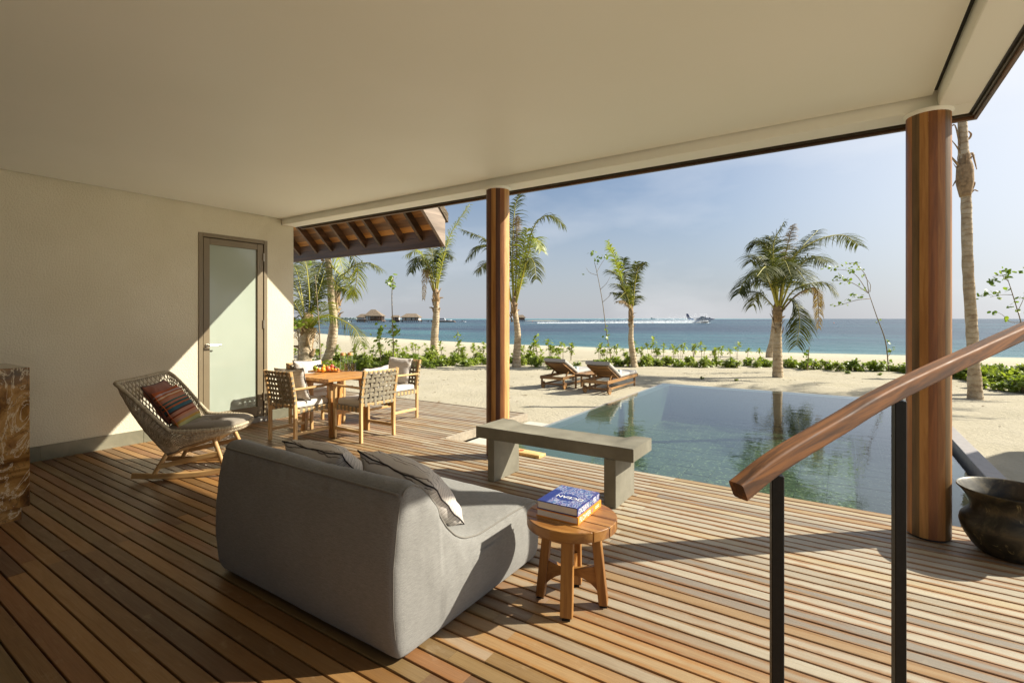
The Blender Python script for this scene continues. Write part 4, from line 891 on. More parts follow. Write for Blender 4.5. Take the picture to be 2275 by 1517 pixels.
# ------------------------------------------------------------------ dining chairs
def make_chair(label):
    t = thing('dining_chair', label, 'chair', (0, 0, 0), 0, 'woven strap chairs round the table')
    w = .262
    for s in (1, -1):
        m = MB(); pts = [Vector((s * w, .0, 0)), Vector((s * w, .0, .42)), Vector((s * w, -.02, .62)), Vector((s * w, -.065, .872))]
        sweep(m, smooth_path(pts, 8), rrect(.036, .04, .006, 2), up=(0, 1, 0)); m.build('leg', pw[2], t, smooth=40)
        m = MB(); m.box((s * w - .018, .47, 0), (s * w + .018, .51, .655), ch=.003); m.build('leg', pw[2], t)
        m = MB(); m.bar((s * w, -.03, .66), (s * w, .525, .668), .045, .024, ch=.004); m.build('arm', pw[1], t)
        m = MB(); m.bar((s * w, .02, .13), (s * w, .47, .13), .024, .036, ch=.003); m.build('stretcher', pw[1], t)
        m = MB(); m.bar((s * w, .02, .395), (s * w, .47, .405), .03, .05, ch=.003); m.build('seat_rail', pw[1], t)
    m = MB(); m.bar((-w + .02, .49, .405), (w - .02, .49, .405), .03, .05, ch=.003); m.build('seat_rail', pw[0], t)
    def by(z): return 0 if z < .42 else -.02 * min(1, (z - .42) / .2) - .045 * max(0, (z - .62) / .25)
    def curve(x): return -.022 * (1 - (x / w) ** 2)          # back bows gently
    for z in (.852, .455):
        m = MB(); sweep(m, [(x, by(z) + curve(x), z) for x in [lerp(-w, w, i / 10) for i in range(11)]], rrect(.026, .034, .005, 2)); m.build('back_rail', pw[0], t, smooth=40)
    m = MB(); nvs, nhs = 7, 6; xs_ = [lerp(-.205, .205, i / (nvs - 1)) for i in range(nvs)]; zs_ = [lerp(.505, .80, i / (nhs - 1)) for i in range(nhs)]
    def ribbon(pts, wd, up):
        sweep(m, pts, [(.0012, wd / 2), (-.0012, wd / 2), (-.0012, -wd / 2), (.0012, -wd / 2)], up)
    for i, x in enumerate(xs_):
        pts = [(x, by(.43) + curve(x) - .019, .435)]
        for j, z in enumerate(zs_): pts.append((x, by(z) + curve(x) + (.0045 if (i + j) % 2 else -.0045), z))
        pts += [(x, by(.855) + curve(x) - .016, .845), (x, by(.87) + curve(x), .8715), (x, by(.855) + curve(x) + .016, .845), (x, by(.83) + curve(x) + .015, .83)]
        ribbon(smooth_path(pts, 26), .036, (1, 0, 0))
    for j, z in enumerate(zs_):
        pts = [(-w - .019, by(z) + .012, z), (-w - .019, by(z) - .016, z)]
        pts += [(x, by(z) + curve(x) + (-.0045 if (i + j) % 2 else .0045), z) for i, x in enumerate(xs_)]
        pts += [(w + .019, by(z) - .016, z), (w + .019, by(z) + .012, z)]
        ribbon(smooth_path(pts, 34), .036, (0, 0, 1))
    for y_ in [lerp(.07, .42, i / 5) for i in range(6)]:        # seat webbing wrapped round the rails
        for s in (1, -1): m.box((s * w - .0165, y_ - .018, .368), (s * w + .0165, y_ + .018, .4325))
        m.box((-w + .01, y_ - .018, .426), (w - .01, y_ + .018, .430))
    for x in xs_: m.box((x - .018, .4735, .378), (x + .018, .5065, .4315))
    m.build('webbing', M['strap'], t, fix=True)
    m = MB(); mm = rrect(.485, .46, .03, 4); rgs = [(.434, .97), (.438, 1.0), (.465, 1.012), (.492, .99), (.502, .95), (.508, .7), (.511, .3)]; vs = [Vector((x * s_, .245 + y_ * s_, z)) for z, s_ in rgs for x, y_ in mm]; nn = len(mm)
    m.add(vs, [(i * nn + j, i * nn + (j + 1) % nn, (i + 1) * nn + (j + 1) % nn, (i + 1) * nn + j) for i in range(len(rgs) - 1) for j in range(nn)] + [tuple(range(nn))[::-1], tuple((len(rgs) - 1) * nn + j for j in range(nn))])
    m.build('seat_pad', M['white_fab'], t, smooth=50)
    return t
ch0 = make_chair('woven strap armchair with its back to us, nearest the door')
chairs = [(ch0, -5.67, 3.53, 0), (None, -4.84, 4.29, 90), (None, -6.49, 4.42, -90), (None, -5.67, 5.56, 180)]
labs = ['', 'woven strap armchair at the right of the table, its back to the pool', 'woven strap armchair on the far left of the table, half hidden behind it', 'woven strap armchair at the far side of the table, facing us from the right']
CH = []
for (c, x, y_, a), lb in zip(chairs, labs):
    if c is None: c = copy_tree(ch0); c['label'] = lb
    c.location = (x, y_, 0); c.rotation_euler = (0, 0, R_(a)); CH.append((x, y_, R_(a)))
pl = ['striped cushion on the dining chair nearest the door', 'striped cushion on the dining chair with its back to the pool', 'striped cushion on the far left dining chair behind the fruit', 'striped cushion on the dining chair that faces us from the far side']
for k, ((x, y_, a), lb) in enumerate(zip(CH, pl)):
    mt_ = Matrix.Translation((x, y_, 0)) @ Matrix.Rotation(a, 4, 'Z')
    off, dx_, tw_ = [(.085, .07, .25), (.075, .0, .1), (.075, .02, -.05), (.085, .04, .18)][k]
    pillow(lb, .45, .42, .14, M['grey_stripe'], M['black_trim'], mt_ @ frame((dx_, off, .70), (1, tw_, .04), (0, -.26, .95)), 11 + k, r=.004)

# ------------------------------------------------------------------ on the table
ZT = .7555
bo = thing('serving_board', 'small teak serving board under the fruit on the table', 'board', pz(837, 826.5, ZT + .01))
m = MB(); mt_ = Matrix.Rotation(R_(34), 4, 'Z')
b0 = pz(722, 826, ZT); b0 = Vector((b0.x, b0.y, ZT)); bo.location = b0
m.box((-.21, -.075, 0), (.21, .075, .022), mt_, ch=.004); m.build('plank', M['table_teak'][0], bo)
def fruit(name, label, x, y, r, mat, sq=(1, 1, 1), stalk=False, dz=0.0):
    p = pz(x, y, ZT + .0225 + r + dz); t_ = thing(name, label, 'fruit', (p.x, p.y, ZT + .0225 + dz), 0, 'fruit piled on the board')
    m = MB(); m.ball((0, 0, r * sq[2]), r, 14, sq); m.build('flesh', M['fruit'][mat], t_, smooth=True)
    if stalk or mat in ('orange', 'apricot', 'peach', 'blush'): m = MB(); m.tube([(0, 0, r * sq[2] * 1.97), (.004, .002, r * sq[2] * 2.0 + .006)], .0035, 5); m.build('stalk', M['stem'], t_)
def cp(x, y): return 560 + x / 5.17, 740 + y / 5.17
fruit('pear', 'green pear at the left end of the fruit board', *cp(725, 405), .034, 'pear', (.95, .95, 1.15), True)
fruit('orange', 'large orange at the front of the fruit board', *cp(817, 420), .033, 'orange')
fruit('orange', 'small orange at the front left of the fruit board', *cp(768, 420), .026, 'apricot')
fruit('orange', 'orange heaped behind the front orange beside the grapes', *cp(815, 385), .033, 'orange', (1, 1, 1), False, .018)
fruit('peach', 'round blushing peach in the middle of the board', *cp(872, 405), .034, 'peach')
fruit('peach', 'red peach at the back right of the board', *cp(918, 383), .032, 'blush', (1, 1, 1), False, .012)
fruit('apricot', 'apricot right of the peach at the board front', *cp(920, 413), .022, 'apricot')
fruit('apricot', 'small apricot near the right end of the board', *cp(957, 417), .018, 'orange')
fruit('apricot', 'smallest apricot at the far right end of the board', *cp(988, 415), .017, 'peach')
fruit('plum', 'dark plum behind the apricots at the right', *cp(955, 398), .024, 'plum')
fruit('apple', 'green apple behind the oranges', *cp(862, 375), .032, 'pear', (1, 1, .9), True, .02)
p = pz(*cp(782, 365), ZT + .11); gr = thing('grape_bunch', 'bunch of dark grapes heaped on the fruit', 'grapes', (p.x, p.y, ZT + .075))
for k in range(22):
    m = MB() if k == 0 else m
    if k == 0: m.ball((0, 0, 0), .0115, 8); gm = m.mesh('grape', M['fruit']['grape'], True)
    link('grape', gm, gr, (random.gauss(0, .026), random.gauss(0, .022), random.uniform(0, .04)))
for x, y, lb in ((1043, 432, 'clear glass bottle with cork stopper, the left one on the table'), (1125, 428, 'clear glass bottle with cork stopper, the right one on the table')):
    p = pz(*cp(x, y), ZT); t_ = thing('glass_bottle', lb, 'bottle', (p.x, p.y, ZT), 0, 'cork topped water bottles')
    m = MB(); m.lathe([(.001, .001), (.034, .001), (.038, .006), (.038, .19), (.034, .205), (.03, .212), (.03, .225)], 20, cap=False); m.build('bottle_glass', M['glass'], t_, smooth=40)
    m = MB(); m.lathe([(.033, .218), (.034, .255), (.032, .258)], 16); m.build('cork', M['cork'], t_, smooth=40)
    m = MB(); m.box((-.004, -.042, .16), (.004, -.039, .25)); m.build('tag', M['fruit']['plum'], t_)
for x, y, lb in ((1090, 440, 'smoked glass tumbler standing between the two bottles'), (1162, 436, 'smoked glass tumbler at the right of the bottles')):
    p = pz(*cp(x, y), ZT); t_ = thing('tumbler', lb, 'glass', (p.x, p.y, ZT), 0, 'smoked tumblers on the table')
    m = MB(); m.lathe([(.001, .001), (.034, .001), (.036, .006), (.036, .115), (.0345, .115), (.0345, .012), (.001, .010)], 20, cap=False); m.build('tumbler_glass', M['smoked'], t_, smooth=40)

# ------------------------------------------------------------------ loungers on the sand
lt = M['lounger_teak']
def make_lounger(label):
    t = thing('sun_lounger', label, 'sun lounger', (0, 0, 0), 0, 'teak loungers on the sand'); w, L_ = .29, 1.92
    for s in (1, -1): m = MB(); m.box((s * w - .016, 0, .235), (s * w + .016, L_, .305), ch=.003); m.build('side_rail', lt[1], t)
    for y_ in (.012, L_ - .012): m = MB(); m.box((-w + .016, y_ - .012, .235), (w - .016, y_ + .012, .305), ch=.003); m.build('end_rail', lt[0], t)
    for s in (1, -1):
        m = MB(); m.box((s * w - .048, .10, .05), (s * w - .017, .15, .30), ch=.002); m.build('leg', lt[2], t)
        m = MB(); m.box((s * w - .048, L_ - .16, 0), (s * w - .017, L_ - .11, .30), ch=.002); m.build('leg', lt[2], t)
        m = MB(); m.prism([(.085 * math.cos(i * math.pi / 12), .085 * math.sin(i * math.pi / 12)) for i in range(24)], s * w - .010, s * w + .018, lambda u, v, q: Vector((q, .125 + u, .085 + v))); wh_ = m.build('wheel', lt[1], t, smooth=30, fix=True)
        m = MB(); m.tube([(s * w - .012, .125, .085), (s * w + .024, .125, .085)], .014, 10); m.build('hub', M['steel'], wh_, smooth=40)
        m = MB(); m.bar((s * (w - .033), .15, .11), (s * (w - .033), L_ - .13, .11), .024, .04, ch=.002); m.build('stretcher', lt[1], t)
    m = MB(); m.bar((-w + .05, .125, .11), (w - .05, .125, .11), .024, .04); m.build('stretcher', lt[0], t)
    for i in range(9): y_ = .78 + i * .122; m = MB(); m.box((-w + .02, y_, .285), (w - .02, y_ + .1, .302)); m.build('slat', lt[0], t)
    pv, top_ = Vector((0, .80, .30)), Vector((0, .14, .61)); d = (top_ - pv); ln = d.length; d.normalize(); nb_ = Vector((0, d.z, -d.y)); nb_ = -nb_ if nb_.z < 0 else nb_
    for s in (1, -1): m = MB(); m.bar(pv + Vector((s * .235, 0, 0)), top_ + Vector((s * .235, 0, 0)), .03, .045, up=nb_, ch=.002); m.build('back_stile', lt[1], t)
    for i in range(11):
        q = pv + d * (ln * (i + .5) / 11); m = MB(); m.bar(q - Vector((.218, 0, 0)), q + Vector((.218, 0, 0)), ln / 11 - .010, .016, up=nb_); m.build('slat', lt[0], t)
    for s in (1, -1): m = MB(); m.bar((s * .2, .36, .28), (s * .2, .52, .42), .024, .03); m.build('prop', lt[2], t)
    pr_ = rrect(.58, .075, .028, 3)
    m = MB(); sweep(m, [pv + nb_ * .062 + d * .03, pv + nb_ * .066 + d * .3, top_ + nb_ * .062 + d * .02], [(a, b) for a, b in pr_], up=nb_); m.build('mattress', M['lounge_fab'], t, smooth=50)
    m = MB(); sweep(m, [(0, .80, .345), (0, 1.3, .346), (0, 1.9, .343)], pr_); m.build('mattress', M['lounge_fab'], t, smooth=50)
    return t
l0 = make_lounger('teak sun lounger with grey mattress, right one nearer the pool')
a_ = pz(1312, 868, -.15); b_ = pz(1254, 864, -.15)
l0.location = (-4.50, 10.09, -.15)
l1 = copy_tree(l0); l1['label'] = 'teak sun lounger with grey mattress, left one nearer the dining terrace'; l1.location = (-5.66, 10.24, -.15)
for (lx, ly, lb) in ((-4.43, 10.09, 'rolled pale towel tucked on the right lounger'), (-5.59, 10.24, 'rolled pale towel tucked on the left lounger')):
    t_ = thing('rolled_towel', lb, 'towel', (lx, ly + .82, .33 - .15)); m = MB(); m.tube([(-.16, .03, .10), (.2, .03, .10)], .05, 14); m.build('roll', M['teal_check'] if lb is None else M['towel'], t_, smooth=40)
    m = MB()
    for x in (-.08, .0, .08, .15): m.tube([(x, .03, .10), (x + .02, .03, .10)], .0515, 14)
    m.build('stripe', M['teal_trim'], t_, smooth=40)
t_ = thing('slatted_table', 'little teak side table between the two sun loungers', 'side table', (-5.07, 10.85, -.15))
for i in range(5): m = MB(); m.box((-.2 + i * .081, -.2, .335), (-.2 + i * .081 + .074, .2, .355), ch=.002); m.build('slat', lt[1], t_)
for sx in (1, -1):
    m = MB(); m.box((-.19, sx * .185 - .011, .29), (.19, sx * .185 + .011, .334)); m.build('rail', lt[0], t_)
    for sy in (1, -1): m = MB(); m.box((sx * .18 - .018, sy * .155 - .018, 0), (sx * .18 + .018, sy * .155 + .018, .3345)); m.build('leg', lt[2], t_)
# ------------------------------------------------------------------ palms
def frond(parent, pts, leafl, mat, seed, n=46, bare=.16, droop=.55, wid=.03, thick=.016, dead=False):
    rnd = random.Random(seed); sp = smooth_path(pts, 20); m = MB(); k = len(sp)
    m.mi = 1; m.tube(sp, [lerp(thick, thick * .22, i / (k - 1)) for i in range(k)], 5); m.mi = 0
    for i in range(n):
        t_ = lerp(bare, 1.0, (i + .5) / n); f = t_ * (k - 1); a = min(int(f), k - 2); p = sp[a].lerp(sp[a + 1], f - a); tan = (sp[a + 1] - sp[a]).normalized()
        side = tan.cross(Vector((0, 0, 1))); side = side.normalized() if side.length > .15 else tan.cross(Vector((FW.x, FW.y, .2))).normalized(); upv = side.cross(tan).normalized()
        ln = leafl * (.45 + .75 * math.sin(math.pi * min(1, (t_ - bare) / (1 - bare) * .86 + .1))) * rnd.uniform(.8, 1.12)
        for s in (1, -1):
            if rnd.random() < .12: continue
            d = (side * s * rnd.uniform(.75, 1.0) + tan * rnd.uniform(.45, .8) + upv * rnd.uniform(-.05, .3)).normalized()
            q = p.copy(); w = wid * rnd.uniform(.8, 1.15); cur = []; seg = 4
            wv = d.cross(upv).normalized() * w; tw = rnd.uniform(-.5, .5)
            for e in range(seg + 1):
                fr_ = e / seg; ww = wv * ((.55, 1, .85, .5, .04)[e]); ww = Matrix.Rotation(tw * fr_, 3, d) @ ww; cur.append((q - ww * .5, q + ww * .5))
                d = (d + Vector((0, 0, -droop * (.25 + fr_) * rnd.uniform(.6, 1.3)))).normalized() if e < seg else d
                q = q + d * (ln / seg)
            vs = [v_ for pr_ in cur for v_ in pr_]; m.add(vs, [(2 * e, 2 * e + 1, 2 * e + 3, 2 * e + 2) for e in range(seg)])
    return m.build('frond', [mat, M['rachis'] if not dead else M['frond_dead']], parent, smooth=True)
def palm(label, base, trunk, r0, r1, d, fronds, leafl=.5, boots=True, seed=1, dens=1.0, rnd_f=(), name='palm_tree'):
    """trunk and fronds are outlines in photograph pixels; every frond has its own depth towards or away from the eye"""
    rnd = random.Random(seed); b = on_ground(*base); d = d or (b - CAM).dot(FW)
    t_ = thing(name, label, 'palm tree', b, 0); pts = [Vector((0, 0, -.25))] + [pd(x, y, d) - b for x, y in trunk]
    sp = smooth_path(pts, 30); m = MB(); k = len(sp); rs = []
    for i in range(k):
        f = i / (k - 1); rs.append(lerp(r0, r1, min(1, f * 1.4)) * (1 + .35 * max(0, 1 - f * 7)) * (1 + .05 * math.sin(i * 2.6)))
    m.tube(sp, rs, 14); m.build('trunk', M['trunk'], t_, smooth=True)
    top = sp[-1]
    if boots:
        for e in range(9):
            a = e * 2.4; h = -.06 - .07 * e * (r1 / .1); c_ = top + Vector((0, 0, h)); o_ = Vector((math.cos(a), math.sin(a), 0)); m = MB(); L_ = rnd.uniform(.18, .4) * r1 / .09
            pts_ = [c_ + o_ * r1 * .8, c_ + o_ * (r1 * 1.35) + Vector((0, 0, L_ * .5)), c_ + o_ * (r1 * rnd.uniform(1.4, 2.8)) + Vector((0, 0, L_ * rnd.uniform(.5, 1.0)))]
            m.tube(smooth_path(pts_, 6), [r1 * .62, r1 * .5, r1 * .42, r1 * .36, r1 * .3, r1 * .2, r1 * .08], 6, flat=.35); m.build('leaf_boot', M['husk'], t_, smooth=True)
        m = MB(); m.tube([top + Vector((0, 0, -.25)), top + Vector((0, 0, .1)), top + Vector((0, 0, .35))], [r1 * 1.15, r1 * 1.2, r1 * .5], 10); m.build('crown_shaft', M['husk'], t_, smooth=True)
    for i, fr_ in enumerate(fronds):
        pxs, dz, kind = fr_[0], fr_[1], fr_[2] if len(fr_) > 2 else 'frond'; nn = len(pxs)
        p3 = [pd(x, y, d + dz * (j / (nn - 1)) ** 1.2) - b for j, (x, y) in enumerate(pxs)]
        ln = sum((p3[j + 1] - p3[j]).length for j in range(nn - 1))
        dead = kind == 'frond_dead'
        frond(t_, p3, leafl * (.5 if dead else 1), M[kind], seed * 100 + i, n=int(dens * (20 + 13 * min(ln, 3)) * (.75 if dead else 1)), droop=1.0 if dead else .5, bare=.12 if ln < 1.5 else .2, wid=.026 if d < 17 else .036, thick=.018 + .004 * ln, dead=dead)
    for i, (az_, el, ln) in enumerate(rnd_f):
        a = R_(az_); o_ = Vector((math.cos(a), math.sin(a), 0)); p3 = [top, top + o_ * ln * .3 + Vector((0, 0, ln * el * .55)), top + o_ * ln * .65 + Vector((0, 0, ln * el * .75)), top + o_ * ln * .95 + Vector((0, 0, ln * (el * .55 - .15)))]
        frond(t_, p3, leafl, M['frond'], seed * 100 + 50 + i, n=44, droop=.45, wid=.03 if d < 17 else .04, thick=.026)
    return t_
def c5(*q): return [(1440 + x / 3.612, 460 + y / 3.612) for x, y in q]
def c4(*q): return [(1000 + x / 3.448, 420 + y / 3.448) for x, y in q]
def c3(*q): return [(640 + x / 4.2136, 420 + y / 4.2136) for x, y in q]
def c6(*q): return [(640 + x / 3.99, 480 + y / 3.99) for x, y in q]
def c8(*q): return [(1960 + x / 2.168, 220 + y / 2.168) for x, y in q]
palm('bushy coconut palm with drooping crown and pale trunk beyond the pool', (1728, 838), c5((1040, 1300), (1038, 1150), (1040, 1000), (1040, 850)), .155, .10, None, [
    (c5((1045, 830), (1020, 560), (1005, 300), (1090, 125)), -.3), (c5((1050, 820), (1085, 480), (1130, 260), (1165, 140)), .5, 'frond_dead'),
    (c5((1050, 830), (1140, 440), (1340, 275), (1560, 226), (1690, 310)), .5), (c5((1060, 830), (1180, 660), (1390, 605), (1490, 670)), -.4),
    (c5((1060, 840), (1130, 740), (1195, 800), (1215, 930), (1190, 1110)), -.7), (c5((1040, 830), (975, 560), (870, 520), (770, 600), (725, 700)), -.5),
    (c5((1035, 830), (960, 520), (890, 400), (830, 440)), .8), (c5((1035, 830), (985, 400), (900, 280), (830, 310)), .2),
    (c5((1030, 830), (940, 730), (880, 690), (840, 790)), .5), (c5((1045, 830), (1030, 540), (1090, 430), (1150, 560)), -1.6),
    (c5((1075, 830), (1200, 700), (1340, 650), (1365, 780), (1370, 970)), .3, 'frond_dead'), (c5((1045, 830), (1120, 520), (1230, 330), (1360, 188)), 1.2),
    (c5((1040, 830), (1000, 620), (900, 590), (760, 650)), .9), (c5((1045, 830), (1000, 520), (980, 400), (975, 235)), 1.3),
    (c5((1050, 830), (1180, 520), (1320, 400), (1440, 440)), -1.2), (c5((1045, 830), (960, 560), (940, 480), (870, 560)), -1.8), (c5((1050, 830), (1100, 560), (1180, 500), (1270, 600)), -1.9)], .58, seed=3, dens=1.5)
palm('coconut palm with arching fronds just right of the middle column', (1147, 815), c4((512, 1250), (518, 1120), (505, 1000), (490, 900)), .15, .095, None, [
    (c4((500, 930), (520, 690), (560, 480), (592, 305)), -.6, 'frond_y'), (c4((490, 900), (480, 500), (495, 160), (545, 20)), .4), (c4((490, 900), (580, 480), (660, 260), (770, 205), (880, 290)), .3),
    (c4((480, 900), (400, 540), (290, 400), (90, 310)), .2), (c4((480, 900), (340, 500), (230, 440), (130, 540)), -.5), (c4((495, 930), (560, 640), (640, 380), (700, 470)), -.9, 'frond_y'),
    (c4((480, 900), (400, 640), (300, 560), (200, 640)), .8), (c4((485, 900), (470, 560), (440, 300), (360, 160)), .9), (c4((495, 900), (510, 520), (510, 300), (515, 200)), .2, 'frond_dead'), (c4((500, 900), (590, 560), (640, 560), (660, 690)), -1.0)], .52, seed=4)
palm('slender palm with one long raised frond left of the middle column', (967, 790), c3((1370, 1420), (1385, 1200), (1388, 1080), (1385, 1000)), .20, .13, None, [
    (c3((1390, 1000), (1430, 750), (1520, 430), (1700, 145)), -.3, 'frond_y'), (c3((1385, 1000), (1370, 760), (1345, 560)), .5), (c3((1375, 1000), (1310, 760), (1230, 580), (1110, 620)), .3, 'frond_y'),
    (c3((1370, 990), (1300, 800), (1285, 780), (1268, 1030)), -.4, 'frond_dead'), (c3((1380, 1000), (1300, 700), (1200, 640), (1150, 780)), -.6), (c3((1385, 1000), (1400, 720), (1450, 600), (1540, 640)), .7), (c3((1380, 1000), (1340, 760), (1260, 660), (1200, 730)), -.9), (c3((1385, 1000), (1410, 760), (1420, 600), (1480, 480)), .9)], .62, seed=5)
palm('tall ringed palm trunk rising behind the dining table into the eave', (715, 822), c6((360, 1230), (392, 1130), (408, 950), (385, 760), (375, 620), (355, 400), (330, 250)), .155, .10, None, [
    (c6((350, 400), (470, 520), (600, 430), (730, 420), (830, 480)), -.3), (c6((350, 400), (520, 560), (610, 460), (600, 620), (560, 730)), .5, 'frond_y'), (c6((350, 380), (420, 340), (470, 420), (500, 600)), -.4, 'frond_y'),
    (c6((340, 340), (440, 300), (560, 330), (620, 470)), .8), (c6((350, 420), (430, 620), (500, 640), (560, 700)), .9), (c6((330, 300), (240, 280), (150, 380), (80, 520)), .7), (c6((345, 380), (300, 420), (250, 560), (230, 700)), .8)], .55, seed=6)
palm('bushy yellowing young palm close to the stucco wall end', (675, 832), c6((150, 1150), (160, 1050), (170, 960)), .22, .16, None, [
    (c6((165, 1000), (190, 750), (170, 500), (150, 380)), .2), (c6((160, 1000), (130, 800), (60, 600), (-30, 560)), .3), (c6((165, 1000), (260, 700), (330, 480)), .6), (c6((170, 1020), (260, 900), (350, 770)), -.4, 'frond_y'),
    (c6((170, 1050), (300, 890), (450, 910), (590, 1000), (650, 1130)), -.6), (c6((160, 1000), (100, 850), (40, 760), (-20, 820)), -.5), (c6((165, 1030), (220, 930), (310, 880)), -.8, 'frond_y'), (c6((160, 1000), (120, 700), (80, 500), (40, 430)), .7), (c6((170, 1000), (230, 780), (260, 560), (300, 420)), .9), (c6((160, 1020), (100, 960), (40, 900), (0, 960)), .4), (c6((165, 1000), (210, 820), (280, 700), (360, 690)), .3), (c6((150, 1100), (120, 1000), (70, 960), (60, 1080)), -.6, 'frond_dead'), (c6((170, 1100), (200, 1010), (230, 1000), (240, 1110)), -.6, 'frond_dead')], .6, seed=7)
palm('small ragged palm with upright fronds behind the two loungers', (1411, 815), c4((1400, 1280), (1385, 1150), (1388, 1050), (1385, 960)), .13, .075, None, [
    (c4((1380, 930), (1310, 680), (1265, 540), (1205, 400)), -.2, 'frond_y'), (c4((1390, 930), (1400, 700), (1430, 560)), .3), (c4((1395, 930), (1430, 640), (1482, 565)), -.3), (c4((1380, 930), (1330, 820), (1250, 790)), .4), (c4((1375, 930), (1330, 760), (1255, 725)), -.5),
    (c4((1390, 930), (1410, 830), (1432, 830)), .5), (c4((1385, 930), (1360, 760), (1320, 640), (1330, 530)), .5), (c4((1380, 930), (1290, 680), (1215, 620)), .6), (c4((1385, 930), (1330, 860), (1270, 860)), -.7, 'frond_dead'), (c4((1385, 930), (1350, 800), (1300, 830)), -.8)], .40, seed=8)
palm('tall bare palm trunk with broken leaf boots right of the right column', (2168, 885), c8((440, 1250), (428, 1050), (412, 800), (405, 520), (400, 400), (395, 300)), .108, .088, None, [], .6, seed=9, rnd_f=[])

palm('dark leaning palm standing on the beach behind the bushy palm', (1713, 794), c5((975, 1180), (1000, 1080), (1015, 950), (1030, 820)), .2, .14, None, [(c5((1030, 820), (1060, 560), (1120, 420), (1180, 480)), .3), (c5((1030, 820), (970, 600), (900, 560), (860, 640)), .3), (c5((1030, 820), (1020, 560), (990, 380), (960, 300)), .6), (c5((1030, 820), (1120, 640), (1220, 600), (1290, 680)), .5)], .6, seed=10)
palm('distant palm trunk on the beach behind the ringed palm', (735, 788), c6((372, 1160), (385, 1050), (410, 880), (430, 730)), .2, .14, None, [(c6((430, 730), (470, 640), (540, 620), (570, 690)), .4), (c6((430, 730), (400, 600), (350, 560), (300, 600)), .4), (c6((430, 730), (440, 600), (470, 520)), .5)], .6, seed=12)

# ------------------------------------------------------------------ thin saplings with round leaves
def roundleaf(m, c_, r, rnd):
    n_ = Vector((rnd.uniform(-1, 1), rnd.uniform(-1, .4), rnd.uniform(.1, 1.2))).normalized(); a = n_.orthogonal().normalized(); b = n_.cross(a); k = 7
    m.add([c_ + n_ * r * .12] + [c_ + (a * math.cos(2 * math.pi * i / k) + b * math.sin(2 * math.pi * i / k)) * r * (1 if i else 1.2) for i in range(k)], [(0, 1 + i, 1 + (i + 1) % k) for i in range(k)])
def sapling(label, base, stem, branches, leaves, r=.014, lr=.05, seed=1, depth=None, spread=.1):
    rnd = random.Random(seed); b = on_ground(*base) if depth is None else pd(base[0], base[1], depth); d = (b - CAM).dot(FW)
    t_ = thing('young_tree', label, 'young tree', b); q = [Vector((0, 0, -.05))] + [pd(x, y, d) - b for x, y in stem]; sp = smooth_path(q, 18)
    m = MB(); m.tube(sp, [lerp(r, r * .4, i / 18) for i in range(19)], 6); m.build('stem', M['stem'], t_, smooth=True)
    for br in branches:
        m = MB(); m.tube(smooth_path([pd(x, y, d + rnd.uniform(-.2, .2) * (j > 0)) - b for j, (x, y) in enumerate(br)], 10), [lerp(r * .5, r * .2, i / 10) for i in range(11)], 5); m.build('branch', M['stem'], t_, smooth=True)
    m = MB()
    for (x, y, n_) in leaves:
        c_ = pd(x, y, d) - b
        for _ in range(n_): roundleaf(m, c_ + Vector((rnd.gauss(0, spread), rnd.gauss(0, spread), rnd.gauss(0, spread * .8))), lr * rnd.uniform(.5, 1.05), rnd)
    m.build('foliage', M['round_leaf'], t_)
    return t_
sapling('thin leaning sapling with a small leafy top left of the ragged palm', (1355, 795), c4((1230, 1290), (1195, 1080), (1165, 850), (1125, 640), (1105, 560)), [c4((1122, 640), (1160, 570), (1205, 510)), c4((1125, 660), (1070, 640), (1040, 600)), c4((1150, 770), (1200, 720), (1230, 660)), c4((1170, 865), (1220, 820), (1232, 790))],
        [(*c4((1095, 490))[0], 11), (*c4((1110, 555))[0], 6), (*c4((1155, 520))[0], 9), (*c4((1190, 520))[0], 6), (*c4((1040, 652))[0], 2), (*c4((1200, 1115))[0], 4), (*c4((1195, 1130))[0], 3), (*c4((1210, 1050))[0], 2)], .022, .075, 2, spread=.08)
sapling('slim straight sapling with a tuft of round leaves before the overwater huts', (871, 818), c3((985, 1500), (978, 1250), (972, 980), (988, 820)), [], [(*c3((985, 815))[0], 4), (*c3((970, 850))[0], 7), (*c3((965, 890))[0], 7), (*c3((990, 900))[0], 5), (*c3((985, 1290))[0], 8), (*c3((1005, 1340))[0], 14), (*c3((965, 1360))[0], 6), (*c3((970, 1420))[0], 6), (*c3((975, 1450))[0], 4)], .024, .075, 3, spread=.09)
sapling('curved wind bent sapling with leafy branches left of the right column', (1976, 825), c5((1930, 1320), (1905, 1080), (1835, 880), (1770, 690)), [c5((1770, 690), (1750, 560), (1700, 490), (1650, 450), (1580, 460)), c5((1765, 690), (1680, 560), (1600, 510), (1490, 500)), c5((1765, 690), (1660, 620), (1580, 590), (1480, 595)), c5((1785, 735), (1680, 745), (1580, 775), (1490, 800)), c5((1780, 680), (1782, 620), (1740, 560)), c5((1920, 1200), (1940, 1180), (1955, 1150))],
        [(*c5((x, y))[0], n_) for x, y, n_ in ((1650, 460, 8), (1690, 495, 4), (1720, 550, 5), (1580, 460, 5), (1520, 475, 4), (1490, 495, 5), (1437, 488, 5), (1600, 500, 5), (1630, 515, 8), (1540, 550, 6), (1490, 580, 8), (1580, 580, 6), (1605, 590, 9), (1550, 620, 4), (1650, 715, 9), (1600, 740, 5), (1700, 715, 3), (1550, 770, 6), (1482, 792, 6), (1700, 620, 3), (1740, 650, 3), (1850, 910, 4), (1910, 1085, 3), (1955, 1150, 7), (1945, 1230, 5))], .024, .05, 4, spread=.05)
